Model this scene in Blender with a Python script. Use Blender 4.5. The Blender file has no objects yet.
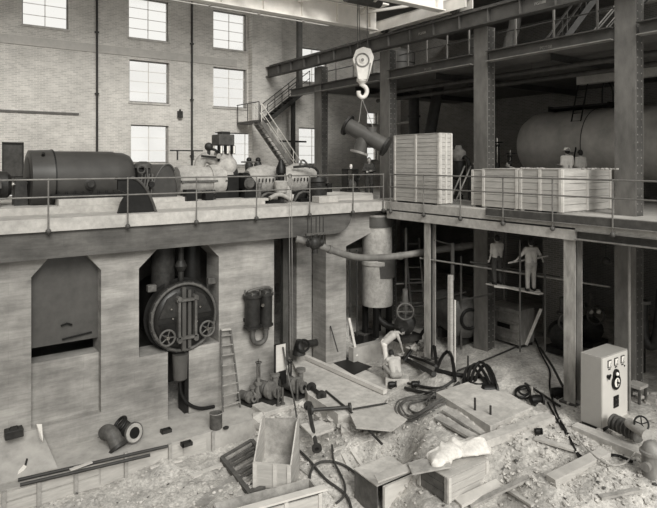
import bpy, math, random
from mathutils import Vector, Matrix, noise
random.seed(7)
S = bpy.context.scene
C = S.collection
V = Vector
# ---------------------------------------------------------------- camera model
EYE = 6.7; FPX = 580.0; CX = 328.5; HY = 162.0
A = math.atan2(0.817, 0.576)
FW = V((math.cos(A), math.sin(A), 0)); RT = V((math.sin(A), -math.cos(A), 0))
def ray(px, py): return FW + RT*((px-CX)/FPX) + V((0, 0, (HY-py)/FPX))
def at(px, py, X=None, Y=None, Z=None, d=None):
    r = ray(px, py)
    if X is not None: k = X/r.x
    elif Y is not None: k = Y/r.y
    elif Z is not None: k = (Z-EYE)/r.z
    else: k = d
    return V((r.x*k, r.y*k, EYE+r.z*k))
DECK = 5.15; YE = 17.4; XE = 15.0; YB = 29.7; XS = 27.0; LEDGE = -1.44
# ---------------------------------------------------------------- ground shape
CP = [(-6,14,-2.1),(-5,5,-2.1),(3,15.8,-2.1),(8,15.6,-2.05),(5,8,-2.1),(3,0,-2.0),(10.2,12,-1.75),(9.5,14.5,-1.75),(10.2,16.3,-1.45),(11.2,14.6,-1.15),(10.9,13.4,-1.3),(12.9,7.5,-.2),
      (12,16,-1.1),(13.5,17.2,-1.2),(12.2,13.2,-.8),(14.3,16,-.95),(14.8,17,-1.1),(14.3,13,-.3),(13.2,9,-.2),(15,5,-.15),(12,8,-.45),(11,5,-.8),
      (8,10.5,-2),(10.2,8.6,-1.15),(9,5,-1.6),(11.4,10.6,-.5),(12.4,11.3,-.3),(16,12,0),(16,17,-.05),(16,8,0),(18,14,0),(20,10,0),(20,18,0),(18,3,0),(16,21,-.1),(22,24,0),(12,21,-.9)]
def gbase(x, y):
    sw = s = 0
    for (a, b, z) in CP:
        w = 1/((a-x)**2+(b-y)**2+.05)**2
        sw += w; s += w*z
    return s/sw
def ground(x, y):
    k = min(1, max(0, (16.2-x)/2.0))
    return gbase(x, y) + (noise.noise(V((x*.9, y*.9, 0)))*.10 + noise.noise(V((x*2.7, y*2.7, 3)))*.05)*(.15+.85*k)
def atg(px, py, dz=0):
    r = ray(px, py); z = -1.0
    for i in range(30):
        k = (z-EYE)/r.z
        z = z*.5 + .5*ground(r.x*k, r.y*k)
    k = (z-EYE)/r.z
    return V((r.x*k, r.y*k, z+dz))
# ---------------------------------------------------------------- materials
def tint(v): return (v*1.0, v*.962, v*.905, 1)
MATS = {}
def mat(name, v, var=.25, scale=6, rough=.7, metal=0, bump=.2, stretch=(1,1,1), spots=0.0, kind=None, coat=0):
    if name in MATS: return MATS[name]
    m = bpy.data.materials.new(name); m.use_nodes = True
    nt = m.node_tree; N = nt.nodes; L = nt.links
    b = N['Principled BSDF']; b.inputs['Roughness'].default_value = rough; b.inputs['Specular IOR Level'].default_value = .5 if v > .2 else .28; b.inputs['Metallic'].default_value = metal
    tc = N.new('ShaderNodeTexCoord'); mp = N.new('ShaderNodeMapping'); mp.inputs['Scale'].default_value = stretch
    g = N.new('ShaderNodeNewGeometry')
    L.new(tc.outputs['Object'] if kind != 'world' else g.outputs['Position'], mp.inputs['Vector'])
    n = N.new('ShaderNodeTexNoise'); n.inputs['Scale'].default_value = scale; n.inputs['Detail'].default_value = 8; n.inputs['Roughness'].default_value = .65
    L.new(mp.outputs[0], n.inputs['Vector'])
    r = N.new('ShaderNodeValToRGB'); e = r.color_ramp.elements
    e[0].position = .28; e[1].position = .72
    e[0].color = tint(v*(1-var)); e[1].color = tint(min(1, v*(1+var)))
    L.new(n.outputs['Fac'], r.inputs[0])
    out = r.outputs[0]
    # big stains
    n2 = N.new('ShaderNodeTexNoise'); n2.inputs['Scale'].default_value = scale*.17; n2.inputs['Detail'].default_value = 4
    L.new(mp.outputs[0], n2.inputs['Vector'])
    r2 = N.new('ShaderNodeValToRGB'); e2 = r2.color_ramp.elements
    e2[0].position = .35; e2[1].position = .65; a = 1-var*.9
    e2[0].color = (a, a, a, 1); e2[1].color = (1, 1, 1, 1)
    L.new(n2.outputs['Fac'], r2.inputs[0])
    mx = N.new('ShaderNodeMix'); mx.data_type = 'RGBA'; mx.blend_type = 'MULTIPLY'; mx.inputs[0].default_value = 1
    L.new(out, mx.inputs[6]); L.new(r2.outputs[0], mx.inputs[7]); out = mx.outputs[2]
    if spots:
        vo = N.new('ShaderNodeTexVoronoi'); vo.inputs['Scale'].default_value = scale*2.2
        L.new(mp.outputs[0], vo.inputs['Vector'])
        r3 = N.new('ShaderNodeValToRGB'); e3 = r3.color_ramp.elements
        e3[0].position = .0; e3[1].position = .35; e3[0].color = (1-spots,)*3+(1,); e3[1].color = (1, 1, 1, 1)
        L.new(vo.outputs['Distance'], r3.inputs[0])
        m2 = N.new('ShaderNodeMix'); m2.data_type = 'RGBA'; m2.blend_type = 'MULTIPLY'; m2.inputs[0].default_value = 1
        L.new(out, m2.inputs[6]); L.new(r3.outputs[0], m2.inputs[7]); out = m2.outputs[2]
    L.new(out, b.inputs['Base Color'])
    if bump:
        bp = N.new('ShaderNodeBump'); bp.inputs['Strength'].default_value = bump; bp.inputs['Distance'].default_value = .03
        L.new(n.outputs['Fac'], bp.inputs['Height']); L.new(bp.outputs[0], b.inputs['Normal'])
    if coat: b.inputs['Coat Weight'].default_value = coat
    MATS[name] = m
    return m
def brick_mat(name, v, swap, mortar=1.5):
    m = bpy.data.materials.new(name); m.use_nodes = True
    nt = m.node_tree; N = nt.nodes; L = nt.links; b = N['Principled BSDF']; b.inputs['Roughness'].default_value = .9
    g = N.new('ShaderNodeNewGeometry'); sp = N.new('ShaderNodeSeparateXYZ'); cb = N.new('ShaderNodeCombineXYZ')
    L.new(g.outputs['Position'], sp.inputs[0])
    L.new(sp.outputs['Y' if swap else 'X'], cb.inputs['X']); L.new(sp.outputs['Z'], cb.inputs['Y'])
    br = N.new('ShaderNodeTexBrick'); br.inputs['Scale'].default_value = 1.0
    br.inputs['Brick Width'].default_value = .26; br.inputs['Row Height'].default_value = .08; br.inputs['Mortar Size'].default_value = .012
    br.inputs['Color1'].default_value = tint(v*.82); br.inputs['Color2'].default_value = tint(v*1.1); br.inputs['Mortar'].default_value = tint(min(1, v*mortar))
    L.new(cb.outputs[0], br.inputs['Vector'])
    n = N.new('ShaderNodeTexNoise'); n.inputs['Scale'].default_value = .7; n.inputs['Detail'].default_value = 9; n.inputs['Roughness'].default_value = .7
    L.new(cb.outputs[0], n.inputs['Vector'])
    r = N.new('ShaderNodeValToRGB'); e = r.color_ramp.elements; e[0].position = .3; e[1].position = .7
    e[0].color = (.72,)*3+(1,); e[1].color = (1.1,)*3+(1,); L.new(n.outputs['Fac'], r.inputs[0])
    mx = N.new('ShaderNodeMix'); mx.data_type = 'RGBA'; mx.blend_type = 'MULTIPLY'; mx.inputs[0].default_value = 1
    L.new(br.outputs['Color'], mx.inputs[6]); L.new(r.outputs[0], mx.inputs[7]); L.new(mx.outputs[2], b.inputs['Base Color'])
    bp = N.new('ShaderNodeBump'); bp.inputs['Strength'].default_value = .3; bp.inputs['Distance'].default_value = .01
    L.new(br.outputs['Fac'], bp.inputs['Height']); bp.invert = True; L.new(bp.outputs[0], b.inputs['Normal'])
    return m
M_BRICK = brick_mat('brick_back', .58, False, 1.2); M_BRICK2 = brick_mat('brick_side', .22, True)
def form_mat(name, v):
    # board-formed concrete: horizontal board streaks, form joints, blotches
    m = mat(name, v, .42, 1.3, .85, bump=.15, stretch=(.5, .5, 1.6), kind='world')
    nt = m.node_tree; N = nt.nodes; L = nt.links; b = N['Principled BSDF']
    src = b.inputs['Base Color'].links[0].from_socket
    g = N.new('ShaderNodeNewGeometry'); sp = N.new('ShaderNodeSeparateXYZ'); cb = N.new('ShaderNodeCombineXYZ'); ad = N.new('ShaderNodeMath'); ad.operation = 'SUBTRACT'
    L.new(g.outputs['Position'], sp.inputs[0]); L.new(sp.outputs['X'], ad.inputs[0]); L.new(sp.outputs['Y'], ad.inputs[1])
    L.new(ad.outputs[0], cb.inputs['X']); L.new(sp.outputs['Z'], cb.inputs['Y'])
    br = N.new('ShaderNodeTexBrick'); br.inputs['Scale'].default_value = 1; br.offset = .37
    br.inputs['Brick Width'].default_value = 1.7; br.inputs['Row Height'].default_value = .31; br.inputs['Mortar Size'].default_value = .006
    br.inputs['Color1'].default_value = (1, 1, 1, 1); br.inputs['Color2'].default_value = (.9, .9, .9, 1); br.inputs['Mortar'].default_value = (.82, .82, .82, 1)
    L.new(cb.outputs[0], br.inputs['Vector'])
    mx = N.new('ShaderNodeMix'); mx.data_type = 'RGBA'; mx.blend_type = 'MULTIPLY'; mx.inputs[0].default_value = 1
    L.new(src, mx.inputs[6]); L.new(br.outputs['Color'], mx.inputs[7])
    out = mx.outputs[2]
    for (sc, st, lo_, hi_) in ((3.2, (.35, .35, 4), .85, 1.08), (1.1, (1, 1, .45), .8, 1.1)):   # board grain and run-off stains
        mp = N.new('ShaderNodeMapping'); mp.inputs['Scale'].default_value = st; L.new(g.outputs['Position'], mp.inputs['Vector'])
        n = N.new('ShaderNodeTexNoise'); n.inputs['Scale'].default_value = sc; n.inputs['Detail'].default_value = 6; n.inputs['Roughness'].default_value = .7; L.new(mp.outputs[0], n.inputs['Vector'])
        r = N.new('ShaderNodeValToRGB'); e = r.color_ramp.elements; e[0].position = .36; e[1].position = .64; e[0].color = (lo_,)*3+(1,); e[1].color = (hi_,)*3+(1,); L.new(n.outputs['Fac'], r.inputs[0])
        m2 = N.new('ShaderNodeMix'); m2.data_type = 'RGBA'; m2.blend_type = 'MULTIPLY'; m2.inputs[0].default_value = 1
        L.new(out, m2.inputs[6]); L.new(r.outputs[0], m2.inputs[7]); out = m2.outputs[2]
    L.new(out, b.inputs['Base Color'])
    return m
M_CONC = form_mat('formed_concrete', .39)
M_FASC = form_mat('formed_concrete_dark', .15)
M_SLAB = mat('slab_concrete', .46, .22, 5, .8, bump=.1, spots=.1)
M_SLAB2 = mat('old_slab_concrete', .5, .25, 4, .85, bump=.3, spots=.15, kind='world')
M_DUST = mat('dusty_concrete', .40, .22, 2.2, .9, bump=.3, spots=.12, kind='world')
M_RUB = mat('rubble_ground', .55, .42, 11, .95, bump=1.0, spots=.4, kind='world')
M_HOOD = mat('hood_enamel', .06, .25, 3, .45, bump=.04)
M_STONE = mat('broken_stone', .5, .3, 3, .9, bump=.5)
M_STEEL = mat('painted_steel_dark', .04, .35, 5, .5, bump=.08)
M_STEELM = mat('steel_mid', .085, .35, 5, .5, bump=.08)
M_STEELL = mat('steel_light', .26, .4, 6, .55, bump=.1, stretch=(1, 1, .35))
M_CRANE = mat('crane_paint', .82, .12, 2, .6, bump=.05)
M_HOOK = mat('hook_paint', .72, .15, 5, .5, bump=.05)
M_BLACK = mat('black_iron', .012, .4, 8, .45, bump=.1)
M_COL = mat('column_steel', .19, .35, 3, .55, bump=.1, stretch=(1, 1, .4))
M_PUMP = mat('pump_paint', .17, .45, 7, .55, bump=.2)
M_POST = mat('worn_post_paint', .42, .45, 5, .6, bump=.15, stretch=(1, 1, .3))
M_GIRD = mat('girder_steel', .11, .3, 2, .5, bump=.05)
M_IRON = mat('cast_iron', .032, .5, 7, .5, bump=.2)
M_IRONL = mat('cast_iron_worn', .11, .45, 7, .55, bump=.2)
M_GEN = mat('generator_enamel', .055, .2, 2, .38, bump=.03)
M_GREY = mat('grey_enamel', .085, .2, 3, .4, bump=.03)
M_INS = mat('insulation_plaster', .40, .3, 5, .9, bump=.3, spots=.2)
M_WOOD = mat('crate_wood', .47, .2, 5, .8, bump=.15, stretch=(.4, .4, 3))
M_WOODL = mat('fresh_wood', .58, .15, 5, .8, bump=.1, stretch=(.4, .4, 2))
M_WOODG = mat('weathered_wood', .36, .35, 6, .85, bump=.25)
M_WOODD = mat('dark_wood', .13, .35, 6, .85, bump=.25)
M_TANK = mat('tank_plate', .46, .3, 1.2, .45, bump=.06)
M_CAB = mat('cabinet_side_shade', .34, .06, 3, .45, bump=.02)  # body painted darker, imitating shade on the side turned from the light
M_WHITE = mat('white_enamel', .85, .05, 4, .5, bump=0)
M_RUBBER = mat('rubber_hose', .05, .3, 10, .6, bump=.1)
M_HOSEL = mat('pale_hose', .40, .25, 10, .7, bump=.1)
M_CLOTH = mat('sack_cloth', .70, .2, 12, .95, bump=.3)
M_RAIL = mat('rail_pipe', .20, .3, 6, .45, metal=.3, bump=.05)
M_SKIN = mat('skin', .36, .08, 8, .6, bump=.02)
M_HAIR = mat('hair', .02, .3, 30, .7, bump=.3)
M_SHIRT = mat('white_shirt', .72, .08, 10, .9, bump=.1)
M_SHIRTG = mat('grey_shirt', .45, .1, 10, .9, bump=.1)
M_DARKC = mat('dark_cloth', .05, .2, 10, .9, bump=.1)
M_TROUS = mat('work_trousers', .33, .2, 10, .9, bump=.1)
M_BRASS = mat('polished_metal', .5, .1, 10, .25, metal=1, bump=.02)
def glass_mat():
    m = bpy.data.materials.new('window_glass'); m.use_nodes = True; nt = m.node_tree; N = nt.nodes; L = nt.links
    N.remove(N['Principled BSDF']); t = N.new('ShaderNodeBsdfTransparent'); t.inputs[0].default_value = (.97, .97, .97, 1)
    gl = N.new('ShaderNodeBsdfGlossy'); gl.inputs['Roughness'].default_value = .1; mx = N.new('ShaderNodeMixShader'); mx.inputs[0].default_value = .06
    L.new(t.outputs[0], mx.inputs[1]); L.new(gl.outputs[0], mx.inputs[2]); L.new(mx.outputs[0], N['Material Output'].inputs[0])
    return m
M_GLASS = glass_mat()
# ---------------------------------------------------------------- mesh builder
class MB:
    def __init__(s): s.v = []; s.f = []
    def add(s, vs, fs):
        o = len(s.v); s.v += [V(p) for p in vs]; s.f += [tuple(i+o for i in f) for f in fs]; return s
    def box(s, c, sz, R=None):
        x, y, z = sz[0]/2, sz[1]/2, sz[2]/2; c = V(c)
        P = [V((a, b, d)) for a in (-x, x) for b in (-y, y) for d in (-z, z)]
        if R is not None: P = [R @ p for p in P]
        return s.add([p+c for p in P], [(0,1,3,2),(4,6,7,5),(0,4,5,1),(2,3,7,6),(0,2,6,4),(1,5,7,3)])
    def bb(s, x0, x1, y0, y1, z0, z1): return s.box(((x0+x1)/2, (y0+y1)/2, (z0+z1)/2), (abs(x1-x0), abs(y1-y0), abs(z1-z0)))
    def beam(s, a, b, w, h, up=(0, 0, 1)):
        a, b = V(a), V(b); d = b-a; L = d.length; z = d.normalized(); u = V(up)
        x = u.cross(z)
        if x.length < 1e-4: x = V((1, 0, 0)).cross(z)
        x.normalize(); y = z.cross(x)
        R = Matrix((x, y, z)).transposed()
        return s.box((a+b)/2, (w, h, L), R)
    def cyl(s, a, b, r, r2=None, n=16, cap=True):
        return s.lathe(a, b, [(0, r), (1, r if r2 is None else r2)], n, cap)
    def lathe(s, a, b, prof, n=20, cap=True):
        # prof: (fraction along a->b, radius)
        a, b = V(a), V(b); z = (b-a).normalized(); x = z.orthogonal().normalized(); y = z.cross(x)
        vs = []; fs = []
        for (t, r) in prof:
            c = a+(b-a)*t
            for i in range(n):
                q = 2*math.pi*i/n; vs.append(c+(x*math.cos(q)+y*math.sin(q))*r)
        for k in range(len(prof)-1):
            for i in range(n):
                j = (i+1) % n; fs.append((k*n+i, k*n+j, (k+1)*n+j, (k+1)*n+i))
        if cap:
            fs.append(tuple(range(n))[::-1]); fs.append(tuple((len(prof)-1)*n+i for i in range(n)))
        return s.add(vs, fs)
    def tube(s, pts, r, n=8, smooth=0, closed=False):
        pts = [V(p) for p in pts]
        for _ in range(smooth):
            q = [pts[0]]
            for a, b in zip(pts[:-1], pts[1:]): q += [a*.75+b*.25, a*.25+b*.75]
            q.append(pts[-1]); pts = q
        rings = []; up = None; m = len(pts)
        for i, p in enumerate(pts):
            if closed: d = pts[(i+1) % m]-pts[i-1]
            else: d = pts[min(i+1, m-1)]-pts[max(i-1, 0)]
            d.normalize()
            if up is None: up = d.orthogonal().normalized()
            up = (up-d*up.dot(d))
            up = up.normalized() if up.length > 1e-5 else d.orthogonal().normalized()
            sd = d.cross(up)
            rings.append([p+(up*math.cos(2*math.pi*k/n)+sd*math.sin(2*math.pi*k/n))*r for k in range(n)])
        vs = [v for g in rings for v in g]; fs = []
        for i in range(m if closed else m-1):
            a = i*n; b = ((i+1) % m)*n
            for k in range(n): j = (k+1) % n; fs.append((a+k, a+j, b+j, b+k))
        if not closed: fs.append(tuple(range(n))[::-1]); fs.append(tuple((m-1)*n+k for k in range(n)))
        return s.add(vs, fs)
    def ring(s, c, axis, R, r, n=28, k=8):
        c = V(c); z = V(axis).normalized(); x = z.orthogonal().normalized(); y = z.cross(x)
        return s.tube([c+(x*math.cos(2*math.pi*i/n)+y*math.sin(2*math.pi*i/n))*R for i in range(n)], r, k, closed=True)
    def ball(s, c, r, n=14, sc=(1, 1, 1), R=None):
        vs = []; fs = []; m = n//2; c = V(c)
        for i in range(m+1):
            th = math.pi*i/m
            for j in range(n):
                ph = 2*math.pi*j/n
                p = V((math.sin(th)*math.cos(ph)*r*sc[0], math.sin(th)*math.sin(ph)*r*sc[1], math.cos(th)*r*sc[2]))
                if R is not None: p = R @ p
                vs.append(c+p)
        for i in range(m):
            for j in range(n):
                k = (j+1) % n
                if i == 0: fs.append((i*n, (i+1)*n+j, (i+1)*n+k))
                elif i == m-1: fs.append((i*n+j, m*n, i*n+k))
                else: fs.append((i*n+j, (i+1)*n+j, (i+1)*n+k, i*n+k))
        return s.add(vs, fs)
    def prism(s, poly, ext, o=(0, 0, 0)):
        # poly: list of 3d points (coplanar), ext: extrusion vector
        n = len(poly); P = [V(p)+V(o) for p in poly]; e = V(ext)
        return s.add(P+[p+e for p in P], [tuple(range(n))[::-1], tuple(range(n, 2*n))]+[(i, (i+1) % n, n+(i+1) % n, n+i) for i in range(n)])
WM = {}
def world_of(o): return WM.get(o.name, Matrix.Identity(4))
def root(name, loc, label, cat, group=None, rz=0):
    o = bpy.data.objects.new(name, None); C.objects.link(o); o.empty_display_size = .2
    o.location = loc; o.rotation_euler = (0, 0, rz); o['label'] = label; o['category'] = cat
    if group: o['group'] = group
    WM[o.name] = Matrix.Translation(V(loc)) @ Matrix.Rotation(rz, 4, 'Z')
    return o
def obj(name, mb, m, parent=None, label=None, cat=None, group=None, kind=None, smooth=True, bevel=0):
    me = bpy.data.meshes.new(name); vs = [V(p) for p in mb.v]
    if parent is not None:
        W = world_of(parent).inverted(); vs = [W @ p for p in vs]; loc = None
    else:
        xs = [p.x for p in vs]; ys = [p.y for p in vs]; zs = [p.z for p in vs]
        loc = V(((min(xs)+max(xs))/2, (min(ys)+max(ys))/2, min(zs))); vs = [p-loc for p in vs]
    me.from_pydata([tuple(p) for p in vs], [], mb.f); me.validate(); me.update()
    o = bpy.data.objects.new(name, me); C.objects.link(o)
    if parent is not None: o.parent = parent; WM[o.name] = world_of(parent)
    else: o.location = loc; WM[o.name] = Matrix.Translation(loc)
    me.materials.append(m)
    if smooth:
        for p in me.polygons: p.use_smooth = True
        me.set_sharp_from_angle(angle=math.radians(38))
    if bevel:
        bv = o.modifiers.new('bevel', 'BEVEL'); bv.width = bevel; bv.segments = 2; bv.limit_method = 'ANGLE'
    if label: o['label'] = label
    if cat: o['category'] = cat
    if group: o['group'] = group
    if kind: o['kind'] = kind
    return o
def struct(name, mb, m, parent=None, **k):
    return obj(name, mb, m, parent, kind=None if parent else 'structure', **k)
def copy_tree(o, loc=None, rz=None, label=None, group=None, parent=None):
    c = o.copy(); C.objects.link(c)
    if parent is not None: c.parent = parent
    if loc is not None: c.location = loc
    if rz is not None: c.rotation_euler = (0, 0, rz)
    if label: c['label'] = label
    if group: c['group'] = group
    for ch in list(o.children): copy_tree(ch, parent=c)
    return c
# ================================================================ SETTING
# back brick wall with window openings
def hole_wall(mb, u0, u1, z0, z1, holes, fn):
    us = sorted({u0, u1}|{h[0] for h in holes}|{h[1] for h in holes}); zs = sorted({z0, z1}|{h[2] for h in holes}|{h[3] for h in holes})
    for a, b in zip(us[:-1], us[1:]):
        run = None
        for c, d in zip(zs[:-1], zs[1:]):
            hit = any(h[0] <= (a+b)/2 <= h[1] and h[2] <= (c+d)/2 <= h[3] for h in holes)
            if hit:
                if run: fn(mb, a, b, *run); run = None
            else: run = (run[0], d) if run else (c, d)
        if run: fn(mb, a, b, *run)
WINS = [(3.82,5.8,13.0,15.1,2,4),(8.62,10.7,13.0,15.1,2,4),(8.65,10.72,9.75,11.9,2,4),(8.72,10.68,6.65,8.6,2,3),
        (13.2,15.25,13.0,15.1,2,4),(13.2,15.25,9.75,11.95,2,4),(13.3,16.2,6.5,8.35,3,3),
        (18.75,20.9,11.6,13.7,2,4),(18.75,20.9,6.55,8.8,2,4),(24.05,25.0,9.2,10.0,1,2),(24.05,25.0,6.8,7.7,1,2)]
DOORH = (3.02,3.9,5.15,7.6)
w = MB(); hole_wall(w, -7, XS, -3, 17.3, [h[:4] for h in WINS]+[DOORH], lambda m, a, b, c, d: m.bb(a, b, YB, YB+.5, c, d))
struct('wall_back', w, M_BRICK, smooth=False)
for i, (a, b, c, d, nx, nz) in enumerate(WINS):
    f = MB(); t = .06; y0, y1 = YB+.18, YB+.26
    f.bb(a, a+t, y0, y1, c, d).bb(b-t, b, y0, y1, c, d).bb(a, b, y0, y1, c, c+t).bb(a, b, y0, y1, d-t, d)
    r = struct('window_%d' % (i+1), f, M_STEELL, smooth=False)  # frame colour lightened to imitate the halo around the bright windows
    mu = MB()
    for k in range(1, nx): x = a+(b-a)*k/nx; mu.bb(x-.016, x+.016, y0+.02, y1-.02, c, d)
    for k in range(1, nz+(1 if nz > 1 else 0)):
        z = c+(d-c)*k/nz
        if z < d-.1: mu.bb(a, b, y0+.02, y1-.02, z-.012, z+.012)
    if mu.v: obj('mullion', mu, M_CRANE, r, smooth=False)  # pale colour on the bars imitates the window glow
    obj('glass_pane', MB().bb(a+.02, b-.02, YB+.215, YB+.225, c+.02, d-.02), M_GLASS, r, smooth=False)
    obj('window_sill', MB().bb(a-.05, b+.05, YB-.05, YB+.2, c-.1, c+.0), M_SLAB2, r, smooth=False)
dr = struct('door_1', MB().bb(3.06, 3.86, YB+.12, YB+.17, 5.2, 7.55), M_STEELM, smooth=False)
obj('door_frame', MB().bb(3.0, 3.07, YB+.02, YB+.2, 5.15, 7.65).bb(3.85, 3.92, YB+.02, YB+.2, 5.15, 7.65).bb(3.0, 3.92, YB+.02, YB+.2, 7.55, 7.65), M_STEEL, dr, smooth=False)
obj('door_handle', MB().cyl((3.14, YB+.12, 6.2), (3.14, YB+.06, 6.2), .03), M_BLACK, dr)
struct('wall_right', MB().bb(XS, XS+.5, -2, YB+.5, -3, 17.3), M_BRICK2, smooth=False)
struct('wall_hall_blocker', MB().bb(-7.5, -7.0, -9, YB+.5, -3, 17.3), brick_mat('brick_hall', .3, True), smooth=False)  # unseen hall wall, added to block light from the left
struct('wall_bay_darkener', MB().bb(15.6, XS, -.6, -.2, -3, 4.8), M_BRICK2, smooth=False)  # unseen wall added to keep daylight out from under the deck
# brick pier carrying the runway end, wall string course, narrow dark band
struct('trim_1', MB().bb(-7, 14.6, YB-.04, YB+.02, 12.05, 12.45), mat('string_course', .5, .12, 3, .9, kind='world'), smooth=False)
struct('trim_2', MB().bb(-7, 6.25, YB-.06, YB+.02, 8.95, 9.05), mat('band_dark', .14, .2, 3, .9), smooth=False)
struct('trim_3', MB().bb(15.35, 17.3, YB-.45, YB+.02, 5.0, 17.3), M_BRICK, smooth=False)
struct('ceiling', MB().bb(-7.5, XS, 21, YB+.5, 17.3, 17.6), mat('roof_boards', .5, .15, 3, .9), smooth=False)
struct('trim_bay_darkener', MB().bb(17.6, XS, 10.5, 25, 14.2, 14.4), mat('bay_darkener', .2, .2, 3, .9), smooth=False)  # roof piece added to darken the gallery below
# ground of the pit and lower floor
g = MB(); x0, x1, y0, y1, st = -7.0, XS, -2.0, YB, .115
nx = int((x1-x0)/st); ny = int((y1-y0)/st); vs = []
for j in range(ny+1):
    for i in range(nx+1):
        x = x0+(x1-x0)*i/nx; y = y0+(y1-y0)*j/ny
        k = min(1, max(0, (15.4-x)/1.5))*min(1, max(0, (18.4-y)/.8)); e = 0
        smoothzone = max(0, 1-((x-12.6)/1.6)**2-((y-14.9)/1.9)**2)
        k *= (1-.75*min(1, smoothzone*2))
        if k > 0: e = k*(abs(noise.noise(V((x*4.5, y*4.5, 9))))*.11+noise.noise(V((x*9, y*9, 5)))*.045)
        vs.append((x, y, ground(x, y)+e))
g.add(vs, [(j*(nx+1)+i, j*(nx+1)+i+1, (j+1)*(nx+1)+i+1, (j+1)*(nx+1)+i) for j in range(ny) for i in range(nx)])
struct('floor_ground', g, M_RUB)
# ledge in front of the left wall, lower slot floor
lg = MB().prism([(-7, 16.45, LEDGE), (-7, 19, LEDGE), (10.7, 19, LEDGE), (10.7, 16.9, LEDGE), (9.2, 16.55, LEDGE), (8.6, 16.35, LEDGE)], (0, 0, -1.2))
struct('floor_ledge', lg, M_DUST, smooth=False)
struct('floor_ramp', MB().add([(-7,17.95,-.72),(2.75,17.95,-.72),(3.0,16.75,LEDGE+.02),(-7,16.6,LEDGE+.02),(-7,17.95,-1.5),(2.75,17.95,-1.5),(3.0,16.75,-1.5),(-7,16.6,-1.5)],
       [(0,3,2,1),(4,5,6,7),(0,1,5,4),(1,2,6,5),(2,3,7,6),(3,0,4,7)]), M_DUST, smooth=False)
# deck slabs
sl = MB().bb(-7, 15.0, YE, YB, 4.79, DECK)
struct('floor_deck_left', sl, M_SLAB, smooth=False)
sr = MB().bb(XE, XS, -1, 19.0, 4.80, DECK).bb(15.0, XS, 21.3, YB, 4.8, DECK).bb(18.2, XS, 19.0, 21.3, 4.8, DECK)
sr.bb(XE, XE+.35, 9.3, 17.3, 4.50, 4.85)
struct('floor_deck_right', sr, M_SLAB, smooth=False)
# fascia beam with rounded end under the left slab
pf = [(-7, YE+.12, 4.79), (-7, YE+.12, 4.03), (12.7, YE+.12, 4.03)]
for k in range(1, 9):
    q = math.pi/2*k/8; pf.append((12.7+.75*math.sin(q), YE+.12, 4.78-.75*math.cos(q)))
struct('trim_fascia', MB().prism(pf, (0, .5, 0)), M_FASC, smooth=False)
# left wall with chamfered openings (prisms on the wall plane)
Y0, Y1 = 17.9, 18.9; wl = MB()
def wp(poly, y0=Y0, y1=Y1): wl.prism([(x, y0, z) for (x, z) in poly], (0, y1-y0, 0))
wp([(-7, -1.6), (2.53, -1.6), (2.53, 3.5), (3.0, 4.03), (-7, 4.03)])
wp([(4.39, -1.6), (5.5, -1.6), (5.5, 3.43), (6.12, 4.03), (3.95, 4.03), (4.39, 3.5)])
wp([(8.15, -1.6), (10.26, -1.6), (10.26, 4.03), (7.68, 4.03), (8.15, 3.55)])
wp([(5.5, -1.6), (6.41, -1.6), (6.41, .7), (5.5, .7)]); wp([(7.11, -1.6), (8.15, -1.6), (8.15, .7), (7.11, .7)])
wp([(2.53, -1.6), (4.39, -1.6), (4.39, -.72), (2.53, -.72)])
wp([(2.53, -.72), (4.39, -.72), (4.39, 1.0), (2.53, 1.0)], 18.2, 18.8)
wp([(12.5, -1.6), (13.45, -1.6), (13.45, 3.45), (15.3, 4.1), (15.3, 4.79), (12.5, 4.79)], 17.9, 18.8)
struct('wall_left', wl, M_CONC, smooth=False)
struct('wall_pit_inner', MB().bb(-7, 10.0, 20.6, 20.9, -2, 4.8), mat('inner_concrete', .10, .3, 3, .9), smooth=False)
# low kerb and block by the pier foot, back shaft lining columns
struct('wall_low', MB().bb(13.5, 14.9, 17.5, 17.8, -1.5, -.4), M_DUST, smooth=False)
# gallery
gf = MB().bb(16.9, XS, -1, 24.9, 10.3, 10.55)
struct('floor_gallery', gf, mat('gallery_slab', .12, .25, 3, .9), smooth=False)
struct('trim_gallery_beam', MB().bb(21.4, 21.8, 2, 13.2, 9.78, 10.28), M_SLAB2, smooth=False)
struct('trim_gallery_edge', MB().bb(17.0, 23, 24.9, 25.15, 10.28, 10.42), M_SLAB, smooth=False)
struct('wall_gallery', MB().bb(XS-.06, XS, -1, 9.5, 10.6, 15), brick_mat('brick_pale', .42, True, 1.3), smooth=False)
# ================================================================ camera, light
cam = bpy.data.objects.new('camera', bpy.data.cameras.new('camera')); C.objects.link(cam); S.camera = cam
cam.location = (0, 0, EYE); cam.rotation_euler = (math.pi/2, 0, A-math.pi/2)
cam.data.sensor_width = 36; cam.data.lens = FPX/657*36; cam.data.shift_y = -(254-HY)/657; cam.data.clip_end = 200
W = bpy.data.worlds.new('world'); S.world = W; W.use_nodes = True
bg = W.node_tree.nodes['Background']; bg.inputs[0].default_value = (1, .985, .935, 1); bg.inputs[1].default_value = .92
sun = bpy.data.objects.new('daylight', bpy.data.lights.new('daylight', 'SUN')); C.objects.link(sun)
sun.data.energy = 2.9; sun.data.angle = math.radians(28); sun.data.color = (1, .985, .935)
sd = V((.22, .8, -.55)); sun.rotation_euler = sd.to_track_quat('-Z', 'Y').to_euler()
sun.location = (-4, -6, 14)
S.view_settings.view_transform = 'Standard'; S.view_settings.look = 'None'; S.view_settings.gamma = 1; S.view_settings.use_curve_mapping = False
S.view_settings.exposure = 0.15
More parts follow.
